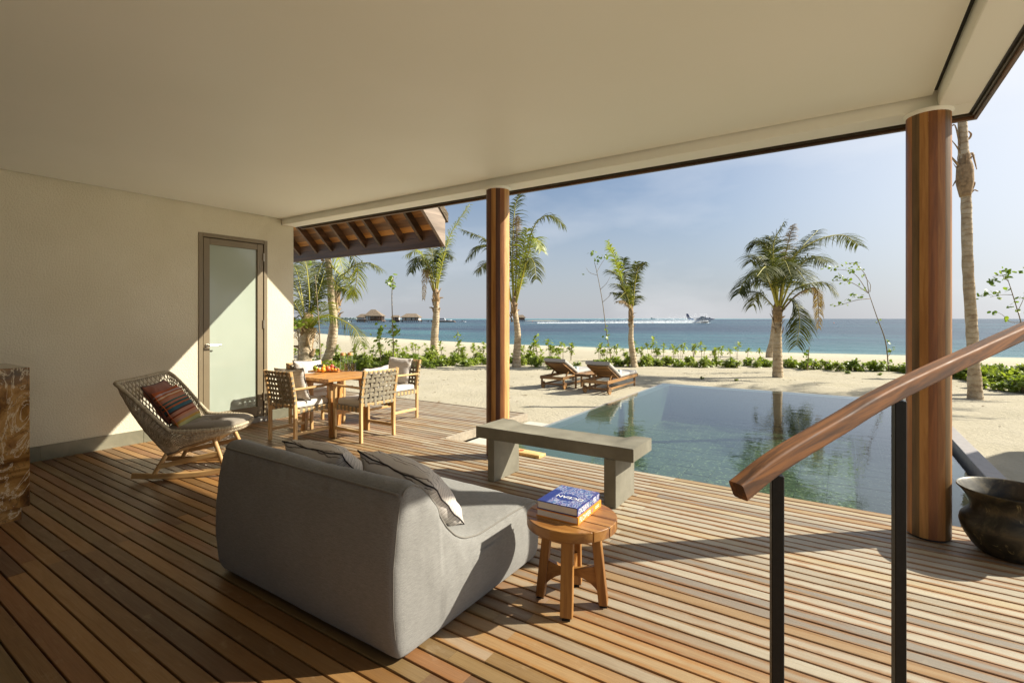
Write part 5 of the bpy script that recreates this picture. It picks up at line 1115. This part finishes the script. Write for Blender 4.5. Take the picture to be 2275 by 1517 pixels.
sapling('leafy sapling with round leaves at the right edge above the handrail', (2300, 838), [(2285, 780), (2269, 718), (2250, 655), (2239, 621)], [[(2268, 716), (2245, 715), (2228, 700), (2212, 692)], [(2250, 655), (2225, 655), (2200, 660)], [(2262, 690), (2275, 660), (2282, 620)], [(2240, 625), (2225, 612), (2205, 615)]],
        [(*c8((x, y))[0], n_) for x, y, n_ in ((600, 830, 12), (575, 850, 8), (540, 870, 9), (525, 880, 7), (605, 860, 8), (560, 940, 8), (510, 935, 9), (490, 950, 6), (465, 955, 4), (540, 1030, 7), (610, 1000, 6), (660, 965, 4), (665, 1025, 5), (680, 830, 6), (690, 930, 5), (610, 910, 4), (600, 1065, 4))], .02, .06, 5, spread=.055)
sapling('bare slanting stake like sapling among the leftmost shrubs', (713, 842), c6((285, 1240), (280, 1060), (262, 800), (240, 520)), [], [(*c6((232, 440))[0], 3)], .022, .06, 6)
sapling('leafy young plant tied to a stake far left beside the wall', (663, 838), c6((100, 1230), (90, 1080), (75, 950)), [], [(*c6((70, 930))[0], 16), (*c6((60, 980))[0], 12), (*c6((95, 960))[0], 8)], .02, .075, 7)
def q7(*q): return [(640 + x / 4.946, 680 + y / 4.946) for x, y in q]
sapling('bright leafy young plant among the shrubs left of the slim sapling', (845, 815), q7((1015, 560), (1008, 400), (1000, 260)), [], [(*q7((1000, 245))[0], 12), (*q7((995, 290))[0], 12), (*q7((1010, 360))[0], 9), (*q7((1000, 400))[0], 8)], .018, .07, 8)
sapling('short stake with climbing leaves close to the left of the middle column', (1020, 803), q7((1880, 600), (1870, 430), (1862, 265)), [], [(*q7((1880, 315))[0], 6), (*q7((1885, 380))[0], 9), (*q7((1870, 430))[0], 8), (*q7((1860, 340))[0], 3)], .022, .06, 9, spread=.07)
sapling('short leafy stake between the middle column and the loungers', (1192, 800), c4((665, 1290), (660, 1200), (655, 1125)), [], [(*c4((660, 1130))[0], 6), (*c4((655, 1160))[0], 8), (*c4((665, 1200))[0], 7)], .022, .06, 10, spread=.07)
sapling('short stake with leaves right of the bushy palm trunk', (1795, 822), c5((1278, 1300), (1285, 1200), (1293, 1120)), [], [(*c5((1280, 1185))[0], 8), (*c5((1290, 1230))[0], 8), (*c5((1275, 1250))[0], 6)], .024, .055, 11, spread=.06)

# ------------------------------------------------------------------ planted shrubs
def rosette(m, c_, axis, n_, ln, rnd):
    a0 = axis.orthogonal().normalized(); b0 = axis.cross(a0)
    for i in range(n_):
        ph = i * 2.399 + rnd.uniform(-.3, .3); f = (i + .5) / n_; el = lerp(1.15, -.45, f) + rnd.uniform(-.2, .2)
        d = (a0 * math.cos(ph) + b0 * math.sin(ph)) * math.cos(el) + axis * math.sin(el); s = d.cross(axis); s = s.normalized() if s.length > .05 else a0
        L_ = ln * rnd.uniform(.8, 1.15) * (.75 + .45 * f); up = s.cross(d); w = L_ * .25
        p0, p1, p2, p3 = c_, c_ + d * L_ * .4 + up * L_ * .06, c_ + d * L_ * .75 + up * L_ * .05, c_ + d * L_ - up * L_ * .05
        m.add([p0 - s * w * .15, p0 + s * w * .15, p1 - s * w * .6, p1 + s * w * .6, p2 - s * w, p2 + s * w, p3 - s * w * .35, p3 + s * w * .35], [(0, 1, 3, 2), (2, 3, 5, 4), (4, 5, 7, 6)])
def shrub_meshes(kind, seed):
    rnd = random.Random(seed); mf, ms = MB(), MB()
    if kind == 'low':
        for i in range(rnd.randint(11, 15)):
            a = rnd.uniform(0, 6.283); r_ = .20 * math.sqrt(rnd.random()); h = rnd.uniform(.08, .34) * (1 - .8 * r_); o_ = Vector((r_ * math.cos(a), r_ * math.sin(a), h)); ax = (Vector((o_.x * 2.2, o_.y * 2.2, .55))).normalized()
            ms.tube([(o_.x * .2, o_.y * .2, -.03), tuple(o_ * .6), tuple(o_)], .006, 4, False); rosette(mf, o_, ax, rnd.randint(10, 14), .165, rnd)
    else:
        for i in range(rnd.randint(2, 4)):
            a = rnd.uniform(0, 6.283); r_ = rnd.uniform(.02, .2); h = rnd.uniform(.42, .78); o_ = Vector((r_ * math.cos(a), r_ * math.sin(a), h))
            ms.tube([(o_.x * .3, o_.y * .3, -.03), (o_.x * .5, o_.y * .7, h * .5), tuple(o_)], .009, 4, False); rosette(mf, o_, Vector((o_.x * .6, o_.y * .6, 1)).normalized(), rnd.randint(12, 16), .215, rnd)
            if rnd.random() < .6: p = o_ * .62 + Vector((.05, .02, 0)); rosette(mf, p, Vector((.7, .3, .6)).normalized(), 8, .12, rnd)
    return mf.mesh('foliage', M['shrub'][seed % 2]), ms.mesh('stems', M['stem'])
SV = {k: [shrub_meshes(k, 20 + i) for i in range(6)] for k in ('low', 'tall')}
rs = random.Random(5)
SECT = [(770, 'behind the dining table at the end of the stucco wall'), (1100, 'between the dining table and the middle column'), (1310, 'just right of the middle column behind the left lounger'), (1442, 'around the ragged palm behind the right lounger'), (1728, 'between the ragged palm and the bushy palm beyond the pool'), (2020, 'between the bushy palm and the right column'), (9999, 'right of the right column by the tall bare palm')]
def shrub(x, y, kind, k=1.0):
    p = on_ground(x, y); w_ = [s for lim, s in SECT if x < lim][0]; lab, grp = (('low bright green shrub, ' + w_, 'low shrubs ' + w_) if kind == 'low' else ('leggy bare stemmed shrub, ' + w_, 'leggy shrubs ' + w_))
    t_ = thing('beach_shrub' if kind == 'low' else 'leggy_shrub', lab, 'shrub', p, rs.uniform(0, 6.28), grp); s = k * rs.uniform(.8, 1.2) * (.85 if kind == 'low' else .82); t_.scale = (s, s, s * rs.uniform(.85, 1.15))
    f, st_ = rs.choice(SV[kind]); link('foliage', f, t_); link('stems', st_, t_)
def row_(x0, x1, y0, y1, step, kind, k=1.0, jit=4.0):
    x = x0
    while x < x1:
        shrub(x + rs.uniform(-step, step) * .3, lerp(y0, y1, (x - x0) / (x1 - x0)) + rs.uniform(-jit, jit), kind, k); x += step * rs.uniform(.75, 1.25)
row_(656, 770, 842, 824, 15, 'low', 1.15); row_(656, 770, 828, 808, 14, 'low', 1.1); row_(656, 770, 812, 798, 26, 'tall', 1.0); row_(650, 760, 850, 836, 22, 'low', 1.0)
row_(772, 1078, 822, 810, 19, 'low', 1.05, 2.5); row_(772, 960, 812, 802, 15, 'low', 1.1, 3); row_(960, 1078, 803, 800, 22, 'low', 1.0, 2); row_(790, 1075, 800, 795, 21, 'tall', 1.0)
row_(1135, 1240, 808, 808, 22, 'low', 1.0, 3); row_(1150, 1290, 802, 800, 19, 'tall', 1.05); shrub(1281, 823, 'low', .8); shrub(1222, 820, 'low', .8); shrub(1192, 816, 'low', .9); shrub(1162, 812, 'low', .9)
row_(1334, 1440, 812, 812, 17, 'low', 1.0, 2.5); row_(1330, 1440, 803, 803, 19, 'tall', .9, 2)
row_(1442, 1715, 813, 815, 15, 'low', .92, 2.2); row_(1442, 1700, 801, 800, 20, 'tall', 1.0, 3); row_(1745, 1800, 815, 820, 17, 'low', .9, 2); row_(1800, 2010, 821, 826, 16, 'low', .85, 2.2)
row_(2010, 2140, 828, 838, 17, 'low', .9, 3); row_(2105, 2380, 832, 862, 15, 'low', .95, 3); row_(2130, 2380, 842, 880, 16, 'low', .95, 4); row_(2180, 2380, 858, 885, 22, 'low', .9, 5)
row_(2120, 2380, 826, 838, 24, 'low', .9, 3)
for x, y, k in ((1560, 842, .25), (1884, 830, .35), (1955, 834, .3), (1636, 846, .2)): shrub(x, y, 'low', k)

# ------------------------------------------------------------------ far things on the lagoon
def q9(x, y): return (740 + x / 7.109, 670 + y / 7.109 + 1.6)
class FarB:
    """builds in metres around a spot on the sea: u to the right of the view, w away from it, z up"""
    def __init__(s, name, label, cat, x, d, group=None, yaw=0):
        r = ray(x, HY); s.o = CAM + r * d; s.o.z = SEA; s.d = d; s.x = x
        s.t = thing(name, label, cat, s.o, -math.atan2(FW.x, FW.y) * 0 + YAW + yaw, group)
    def U(s, x): return (x - s.x) / FL * s.d
    def Z(s, y): return (EYE - (y - HY) / FL * s.d) - SEA
def hut(label, roof, ridge, wall, ys, d, doors=(), open_=False, piles=True):
    """roof, ridge, wall: left and right pixel columns; ys: ridge, eave, floor rows"""
    f = FarB('overwater_hut', label, 'hut', *( ((roof[0] + roof[1]) / 2, d)), group='thatched huts on the lagoon')
    u0, u1, r0, r1, w0, w1_ = [f.U(x) for x in (*roof, *ridge, *wall)]; zr, ze, zf = [f.Z(y) for y in ys]; dp = (u1 - u0) * .42
    m = MB(); m.add([(u0, -dp, ze), (u1, -dp, ze), (u1, dp, ze), (u0, dp, ze), (r0, 0, zr), (r1, 0, zr), (u0 * .97, -dp * .96, ze - .35), (u1 * .97, -dp * .96, ze - .35), (u1 * .97, dp * .96, ze - .35), (u0 * .97, dp * .96, ze - .35)],
                    [(0, 1, 5, 4), (1, 2, 5), (2, 3, 4, 5), (3, 0, 4), (6, 7, 1, 0), (7, 8, 2, 1), (8, 9, 3, 2), (9, 6, 0, 3), (9, 8, 7, 6)]); m.build('roof', M['hut_thatch'], f.t, fix=True)
    dw = dp * .78
    if not open_: m = MB(); m.box((w0, -dw, zf), (w1_, dw, ze - .1)); m.build('wall', M['hut_wall'], f.t)
    else:
        for k in range(6): x = lerp(w0, w1_, k / 5); m = MB(); m.box((x - .2, -dw - .2, zf), (x + .2, -dw + .2, ze - .1)); m.build('post', M['hut_wood'], f.t)
        m = MB(); m.box((w0, dw - .2, zf), (w1_, dw, ze - .1)); m.box((w0, -dw, zf), (lerp(w0, w1_, .28), dw, ze - .1)); m.build('wall', M['hut_wall'], f.t)
        m = MB(); m.box((lerp(w0, w1_, .3), -dw, zf), (w1_, -dw + .3, zf + .9)); m.build('railing', M['hut_wood'], f.t)
    for a, b, mt_ in doors: m = MB(); x0, x1 = lerp(w0, w1_, a), lerp(w0, w1_, b); m.box((x0, -dw - .06, zf + .1), (x1, -dw + .1, lerp(zf, ze, .82))); m.build('door', M[mt_], f.t)
    m = MB(); m.box((w0 - .8, -dp - .6, zf - .5), (w1_ + .8, dp, zf)); m.build('platform', M['hut_wood'], f.t)
    m = MB()
    for k in range(9):
        for s in (-1, 1): x = lerp(w0, w1_, k / 8); m.box((x - .15, s * dp * .9 - .15, -.8), (x + .15, s * dp * .9 + .15, zf - .45))
    pl_ = m.build('piles', M['hut_wood'], f.t); pl_['kind'] = 'stuff'
    return f
hut('big open thatched hut with steep pyramid roof on the lagoon', (q9(515, 0)[0], q9(802, 0)[0]), (q9(600, 0)[0], q9(668, 0)[0]), (q9(540, 0)[0], q9(790, 0)[0]), (q9(0, 113)[1], q9(0, 214)[1], q9(0, 284)[1]), 400, ((.30, .36, 'hut_wood'), (.9, .97, 'hut_wood')), True)
hut('smaller thatched hut touching the big hut on its left', (q9(380, 0)[0], q9(540, 0)[0]), (q9(435, 0)[0], q9(508, 0)[0]), (q9(395, 0)[0], q9(520, 0)[0]), (q9(0, 184)[1], q9(0, 236)[1], q9(0, 270)[1]), 425, ())
hut('long thatched hut with doors on piles, right of the sapling', (q9(1088, 0)[0], q9(1385, 0)[0]), (q9(1158, 0)[0], q9(1312, 0)[0]), (q9(1108, 0)[0], q9(1368, 0)[0]), (q9(0, 177)[1], q9(0, 235)[1], q9(0, 280)[1]), 410, ((.2, .27, 'hut_wood'), (.54, .60, 'hut_dark'), (.77, .83, 'hut_wood'), (.88, .93, 'hut_wood')))
hut('small low hut with dark openings between the two thatched huts', (q9(925, 0)[0], q9(1052, 0)[0]), (q9(935, 0)[0], q9(1042, 0)[0]), (q9(932, 0)[0], q9(1048, 0)[0]), (q9(0, 203)[1], q9(0, 232)[1], q9(0, 278)[1]), 415, ((.25, .4, 'hut_wood'), (.5, .72, 'hut_dark'), (.78, .9, 'hut_dark')))
f = hut('lone thatched shelter on the lagoon just right of the middle column', (1147, 1168), (1153, 1162), (1150, 1165), (699.5, 705.5, 709.5), 520, (), True)
def jetty(label, x0, x1, d, w=2.2):
    f = FarB('jetty', label, 'jetty', (x0 + x1) / 2, d, 'timber jetties between the huts'); u0, u1 = f.U(x0), f.U(x1); m = MB(); m.box((u0, -w / 2, 1.0), (u1, w / 2, 1.45)); m.build('walkway', M['hut_wood'], f.t)
    m = MB(); n_ = max(2, int((u1 - u0) / 4.5))
    for k in range(n_ + 1):
        for s in (-1, 1): x = lerp(u0, u1, k / n_); m.box((x - .16, s * w * .4 - .16, -.8), (x + .16, s * w * .4 + .16, 1.0))
    m.build('piles', M['hut_wood'], f.t)['kind'] = 'stuff'
jetty('long timber jetty leading left from the big thatched hut', q9(-120, 0)[0], q9(490, 0)[0], 405); jetty('timber jetty running from the big hut to the long hut', q9(800, 0)[0], q9(1095, 0)[0], 408); jetty('timber jetty right of the long hut towards the white yacht', q9(1400, 0)[0], q9(1600, 0)[0], 412)
f = FarB('floating_pontoon', 'low brown timber pontoon in front of the white yacht', 'pontoon', q9(1750, 0)[0], 400); m = MB(); m.prism([(f.U(q9(1560, 0)[0]), .0), (f.U(q9(1940, 0)[0]), .0), (f.U(q9(1905, 0)[0]), 1.1), (f.U(q9(1560, 0)[0]), 1.1)], -3, 3, lambda u, v, w: Vector((u, w, v))); m.build('deck', M['hut_wood'], f.t, fix=True)
def boat(label, x, d, L_, cabin, flip=1, colour='boat_white', yaw=0, roof=None):
    f = FarB('motor_boat', label, 'boat', x, d, None, yaw); m = MB(); B = L_ * .14; secs = []
    for k in range(9):
        t_ = k / 8; u = lerp(-L_ / 2, L_ / 2, t_) * flip; wd = B * (1 - max(0, (t_ - .5) / .5) ** 2.2); sh = L_ * (.085 + .06 * t_ ** 2); secs.append([(u, -wd, sh), (u, -wd * .75, -.3), (u, 0, -.5), (u, wd * .75, -.3), (u, wd, sh)])
    m.add([Vector(p) for s in secs for p in s], [(i * 5 + j, (i + 1) * 5 + j, (i + 1) * 5 + (j + 1) % 5, i * 5 + (j + 1) % 5) for i in range(8) for j in range(5)] + [(0, 1, 2, 3, 4)]); m.build('hull', M[colour], f.t, fix=True)
    a, b, h = cabin; z0 = L_ * .08; m = MB(); m.prism([(a * L_ * flip, z0), (b * L_ * flip, z0), ((b - .09) * L_ * flip, z0 + h), ((a + .03) * L_ * flip, z0 + h)], -B * .7, B * .7, lambda u, v, w: Vector((u, w, v))); m.build('cabin', M['boat_white'], f.t, fix=True)
    m = MB(); m.box((min((a + .05) * L_ * flip, (b - .08) * L_ * flip), -B * .71, z0 + h * .5), (max((a + .05) * L_ * flip, (b - .08) * L_ * flip), B * .71, z0 + h * .8)); m.build('window', M['dark_glass'], f.t)
    if roof: m = MB(); m.box((a * L_ * flip, -B * .8, z0 + h * 1.35), ((b + .12) * L_ * flip, B * .8, z0 + h * 1.5)); m.box((a * L_ * .9, -B * .7, z0 + h), (a * L_ * .9 + .2, -B * .6, z0 + h * 1.35)); m.box((b * L_ * .9, -B * .7, z0 + h), (b * L_ * .9 + .2, -B * .6, z0 + h * 1.35)); m.build('canopy', M['hut_dark'], f.t)
    return f
boat('white motor yacht moored behind the brown pontoon', q9(1752, 0)[0], 416, 13.5, (-.32, .12, 2.1)); boat('little white boat with dark canopy right of the pontoon', q9(2047, 0)[0], 380, 5.2, (-.2, .2, .8), 1, 'boat_white', 0, True); boat('white speedboat beside the jetty left of the huts', q9(212, 0)[0], 396, 5.6, (-.3, .2, .9), -1)
isl = FarB('far_island', 'low dark wooded island on the horizon left of the huts', 'island', q9(235, 0)[0], 1900); rn = random.Random(4); m = MB()
for k in range(90): u = isl.U(q9(lerp(95, 375, rn.random()), 0)[0]); h = rn.uniform(3.5, 8.5); m.ball((u, rn.uniform(-12, 12), h * .45), h * .55, 7, (1.1, 1, 1))
m.build('tree_cover', M['island'], isl.t, smooth=True)['kind'] = 'stuff'
m = MB(); m.box((isl.U(q9(40, 0)[0]), -25, -.5), (isl.U(q9(400, 0)[0]), 25, 1.0)); m.build('shore', M['sand'], isl.t)
sb = FarB('sandbank', 'thin pale sandbank in the lagoon right of the middle column', 'sandbank', 1205, 640); m = MB(); m.ball((0, 0, -.15), 1, 24, (sb.U(1247), 9, .75)); m.build('sand_strip', M['sand'], sb.t, smooth=True)
for i, (x, y, lb) in enumerate(((1450, 718, 'tiny red buoy on the sea below the spray'), (1183, 714.5, 'tiny red buoy near the sandbank'), (1852.6, 718.3, 'tiny red buoy right of the bushy palm crown'))):
    p = pz(x, y, SEA); t_ = thing('buoy', lb, 'buoy', p); m = MB(); m.ball((0, 0, .1), .32, 8); m.tube([(0, 0, .3), (0, 0, .8)], .06, 5); m.build('float', M['red'], t_, smooth=True)
fs = FarB('distant_ship', 'tiny grey ship on the horizon above the spray', 'ship', 1451, 6500); m = MB(); m.prism([(-28, 0), (26, 0), (30, 7), (-30, 6)], -6, 6, lambda u, v, w: Vector((u, w, v))); m.build('hull', M['island'], fs.t, fix=True); m = MB(); m.box((-26, -5, 6), (-12, 5, 16)); m.build('bridge', M['island'], fs.t)

# ------------------------------------------------------------------ seaplane taking off
ap = FarB('seaplane', 'white seaplane with dark blue tail skimming the sea in spray', 'seaplane', 1558, 306, yaw=R_(-24)); A = ap.t
TL = Matrix.Rotation(R_(-4), 4, 'Y')
def ob(name, m, mat, smooth=40, par=None): return m.build(name, mat, par or A, smooth=smooth, fix=True)
m = MB(); secs = [(-7.6, .25, .3, 3.1), (-6, .42, .55, 2.85), (-3.5, .7, .85, 2.6), (-1.2, .85, 1.0, 2.45), (2.2, .86, 1.02, 2.4), (4.6, .82, .92, 2.35), (5.6, .66, .66, 2.22), (7.0, .42, .36, 2.08), (7.9, .12, .12, 2.0)]
vs = []; k = 14
for u, hw_, hh, zc in secs: vs += [TL @ Vector((u, hw_ * math.cos(2 * math.pi * j / k), zc + hh * math.sin(2 * math.pi * j / k))) for j in range(k)]
m.add(vs, [(i * k + j, i * k + (j + 1) % k, (i + 1) * k + (j + 1) % k, (i + 1) * k + j) for i in range(len(secs) - 1) for j in range(k)] + [tuple(range(k)), tuple((len(secs) - 1) * k + j for j in range(k))]); fus = ob('fuselage', m, M['aircraft_grey'])
m = MB()
for i in range(7): m.box((-2.6 + i * .85, -.93, 2.62), (-2.2 + i * .85, -.80, 3.0), TL)
ob('cabin_windows', m, M['dark_glass'], False, fus)
m = MB(); m.prism([(4.75, 2.72), (5.5, 2.72), (5.25, 3.1), (4.7, 3.16)], -.72, .72, lambda u, v, w: TL @ Vector((u, w, v))); ob('windscreen', m, M['dark_glass'], False, fus)
m = MB(); m.prism([(-.9, 0), (-.2, .15), (.9, .1), (1.2, 0), (.9, -.1), (-.2, -.08)], -9.9, 9.9, lambda u, v, w: TL @ Vector((u + .9, w, v + 3.55 + abs(w) * .03))); ob('wing', m, M['boat_blue'])
for s in (1, -1):
    m = MB(); m.tube([TL @ Vector((u, s * 2.9, 3.45)) for u in (-.9, .2, 1.8, 2.7)], [.12, .36, .40, .2], 12); en = ob('engine', m, M['boat_white'])
    for e in range(3):
        a = e * 2.094 + .5; m = MB(); c_ = TL @ Vector((2.75, s * 2.9, 3.45)); m.bar(c_, c_ + Vector((0, math.cos(a), math.sin(a))) * 1.25, .05, .16, up=(1, 0, 0)); ob('propeller_blade', m, M['prop'], False, en)
    m = MB(); secs = [(-3.6, .1, .1, .75), (-2, .3, .3, .5), (.5, .42, .42, .42), (3.2, .40, .40, .5), (5.0, .2, .22, .8), (5.5, .05, .06, .95)]; vs = []
    for u, hw_, hh, zc in secs: vs += [TL @ Vector((u, s * 1.5 + hw_ * math.cos(2 * math.pi * j / k), zc + hh * math.sin(2 * math.pi * j / k))) for j in range(k)]
    m.add(vs, [(i * k + j, i * k + (j + 1) % k, (i + 1) * k + (j + 1) % k, (i + 1) * k + j) for i in range(len(secs) - 1) for j in range(k)]); ob('float', m, M['dark_glass'])
    for u in (-.8, 2.4): m = MB(); m.bar(TL @ Vector((u, s * 1.45, .8)), TL @ Vector((u + .2, s * .6, 1.8)), .1, .14); ob('float_strut', m, M['boat_white'], False)
m = MB(); m.prism([(-7.9, 3.1), (-5.3, 3.1), (-6.3, 4.1), (-7.2, 6.3), (-8.5, 6.3)], -.12, .12, lambda u, v, w: TL @ Vector((u, w, v))); fin = ob('tail_fin', m, M['boat_blue'], False)
m = MB()
for (x0, z0, x1, z1) in ((-7.75, 3.5, -7.6, 4.5), (-7.6, 4.38, -6.9, 4.5), (-7.6, 3.95, -6.9, 4.07), (-7.6, 3.5, -6.8, 3.62), (-6.95, 3.62, -6.8, 4.5)): m.box((x0, -.14, z0), (x1, -.121, z1), TL)
ob('tail_emblem', m, M['white'], False, fin)
m = MB(); m.prism([(-7.9, 0), (-6.5, .08), (-6.2, 0), (-6.5, -.06)], -3.1, 3.1, lambda u, v, w: TL @ Vector((u, w, 4.1 + v))); ob('tailplane', m, M['boat_blue'], False)
m = MB(); m.prism([(-7.6, 2.9), (-4.2, 2.0), (-3.4, 2.4), (-5.2, 3.3), (-7.0, 3.5)], -.8, -.62, lambda u, v, w: TL @ Vector((u, w * (.5 if u < -6 else .95), v))); ob('blue_stripe', m, M['boat_teal'], False, fus)
sp_ = FarB('sea_spray', 'white spray and foam wake thrown up behind the seaplane', 'spray', 1470, 306); rn = random.Random(8); m = MB()
ico = [(0, 0, 1), (.9, 0, -.3), (-.45, .78, -.3), (-.45, -.78, -.3)]
for k in range(15000):
    t_ = rn.random() ** 1.7; x = lerp(1572, 1190, t_); near = 1 - t_; h = rn.expovariate(1) * (.22 + .85 * near ** 1.3) * (1 + .6 * mnoise.noise((x * .11, 3, 1))); h = min(h, 5.5)
    r = rn.uniform(.05, .12) * (1 + .4 * near); u, w = sp_.U(x), rn.gauss(0, 1.6) + (x - 1558) * .05; o_ = len(m.v)
    m.v += [(u + a * r, w + b * r, .05 + h + c_ * r) for a, b, c_ in ico]; m.face(o_, o_ + 1, o_ + 2); m.face(o_, o_ + 2, o_ + 3); m.face(o_, o_ + 3, o_ + 1); m.face(o_ + 1, o_ + 3, o_ + 2)
for k in range(90):                                           # broken foam on the surface
    u = sp_.U(lerp(1572, 1175, rn.random())); w = rn.gauss(0, 2.2); a, b = rn.uniform(1.5, 5), rn.uniform(.4, 1.3); m.add([(u + a * math.cos(i * 1.0472), w + b * math.sin(i * 1.0472), .035 + .0006 * k) for i in range(6)], [(0, 1, 2, 3, 4, 5)])
o = m.build('droplets', M['foam'], sp_.t); o['kind'] = 'stuff'; sp_.t['kind'] = 'stuff'

# upper part of the tall bare palm: fibrous boots, green shaft and broken stalks
tp = [o for o in bpy.data.objects if o.get('label', '').startswith('tall bare palm')][0]; B6 = tp.location; d6 = (B6 - CAM).dot(FW)
def p6(x, y, dz=0.0): return pd(*c8((x, y))[0], d6 + dz) - B6
for pts, rad, mt_ in (([(400, 470), (398, 400), (398, 330), (392, 280)], [.095, .15, .14, .09], 'husk'), ([(394, 330), (390, 220), (385, 60), (382, -80)], [.10, .085, .075, .06], 'trunk')):
    m = MB(); m.tube(smooth_path([p6(*q) for q in pts], 14), [lerp(rad[min(int(i / 14 * 3), 2)], rad[min(int(i / 14 * 3) + 1, 3)], i / 14 * 3 - min(int(i / 14 * 3), 2)) for i in range(15)], 12); m.build('crown_shaft', M[mt_], tp, smooth=True)
for q in ([(398, 330), (372, 210), (352, 130), (335, 130)], [(392, 300), (365, 240), (335, 200)], [(395, 350), (350, 300), (330, 275)], [(405, 330), (430, 260), (445, 300), (455, 340)], [(400, 200), (420, 190), (428, 170), (415, 155)], [(410, 460), (430, 440), (445, 405), (435, 400)], [(412, 470), (440, 440), (462, 445)], [(385, 400), (360, 390), (340, 420)]):
    m = MB(); m.tube(smooth_path([p6(*a) for a in q], 10), [lerp(.045, .012, i / 10) for i in range(11)], 7, flat=.5); m.build('broken_stalk', M['husk'], tp, smooth=True)

# palm standing off to the right: only its shade reaches the picture
def plain_palm(label, x, y, h, lean, seed):
    rn_ = random.Random(seed); t_ = thing('palm_tree', label, 'palm tree', (x, y, ground(x, y))); m = MB(); sp_ = smooth_path([(0, 0, -.2), (lean[0] * .3, lean[1] * .3, h * .5), (lean[0], lean[1], h)], 16)
    m.tube(sp_, [lerp(.16, .1, i / 16) for i in range(17)], 12); m.build('trunk', M['trunk'], t_, smooth=True); top = sp_[-1]
    for i in range(13):
        a = i * 2.4; o_ = Vector((math.cos(a), math.sin(a), 0)); el = lerp(.9, -.05, i / 12); ln = 2.5
        frond(t_, [top, top + o_ * ln * .35 + Vector((0, 0, ln * el * .5)), top + o_ * ln * .7 + Vector((0, 0, ln * el * .6)), top + o_ * ln * .98 + Vector((0, 0, ln * (el * .5 - .2)))], .5, M['frond'], seed * 40 + i, n=44)
plain_palm('coconut palm standing out of view to the right whose crown shades the sand', 7.2, 18.6, 6.4, (-.2, -.1), 31)

# dry leaf bits and twigs lying on the sand
rl = random.Random(12); m = MB()
for k in range(420):
    x, y_ = rl.uniform(-16, 7), 6.9 + 13 * rl.random() ** 1.3
    if PX0 - .1 < x < 1.5 and y_ < PY1 + .2: continue
    z_ = gz(x, y_) + .006; a = rl.uniform(0, 6.28); L_ = rl.uniform(.02, .07); w_ = L_ * rl.uniform(.12, .45); d = Vector((math.cos(a), math.sin(a), rl.uniform(-.1, .25))) * L_; s_ = Vector((-math.sin(a), math.cos(a), 0)) * w_; c_ = Vector((x, y_, z_))
    m.add([c_ - d, c_ + s_ + Vector((0, 0, .008)), c_ + d, c_ - s_], [(0, 1, 2, 3)])
o = m.build('leaf_litter', M['litter']); tag(o, 'scattered dry leaf bits and twigs on the sand', kind='stuff')
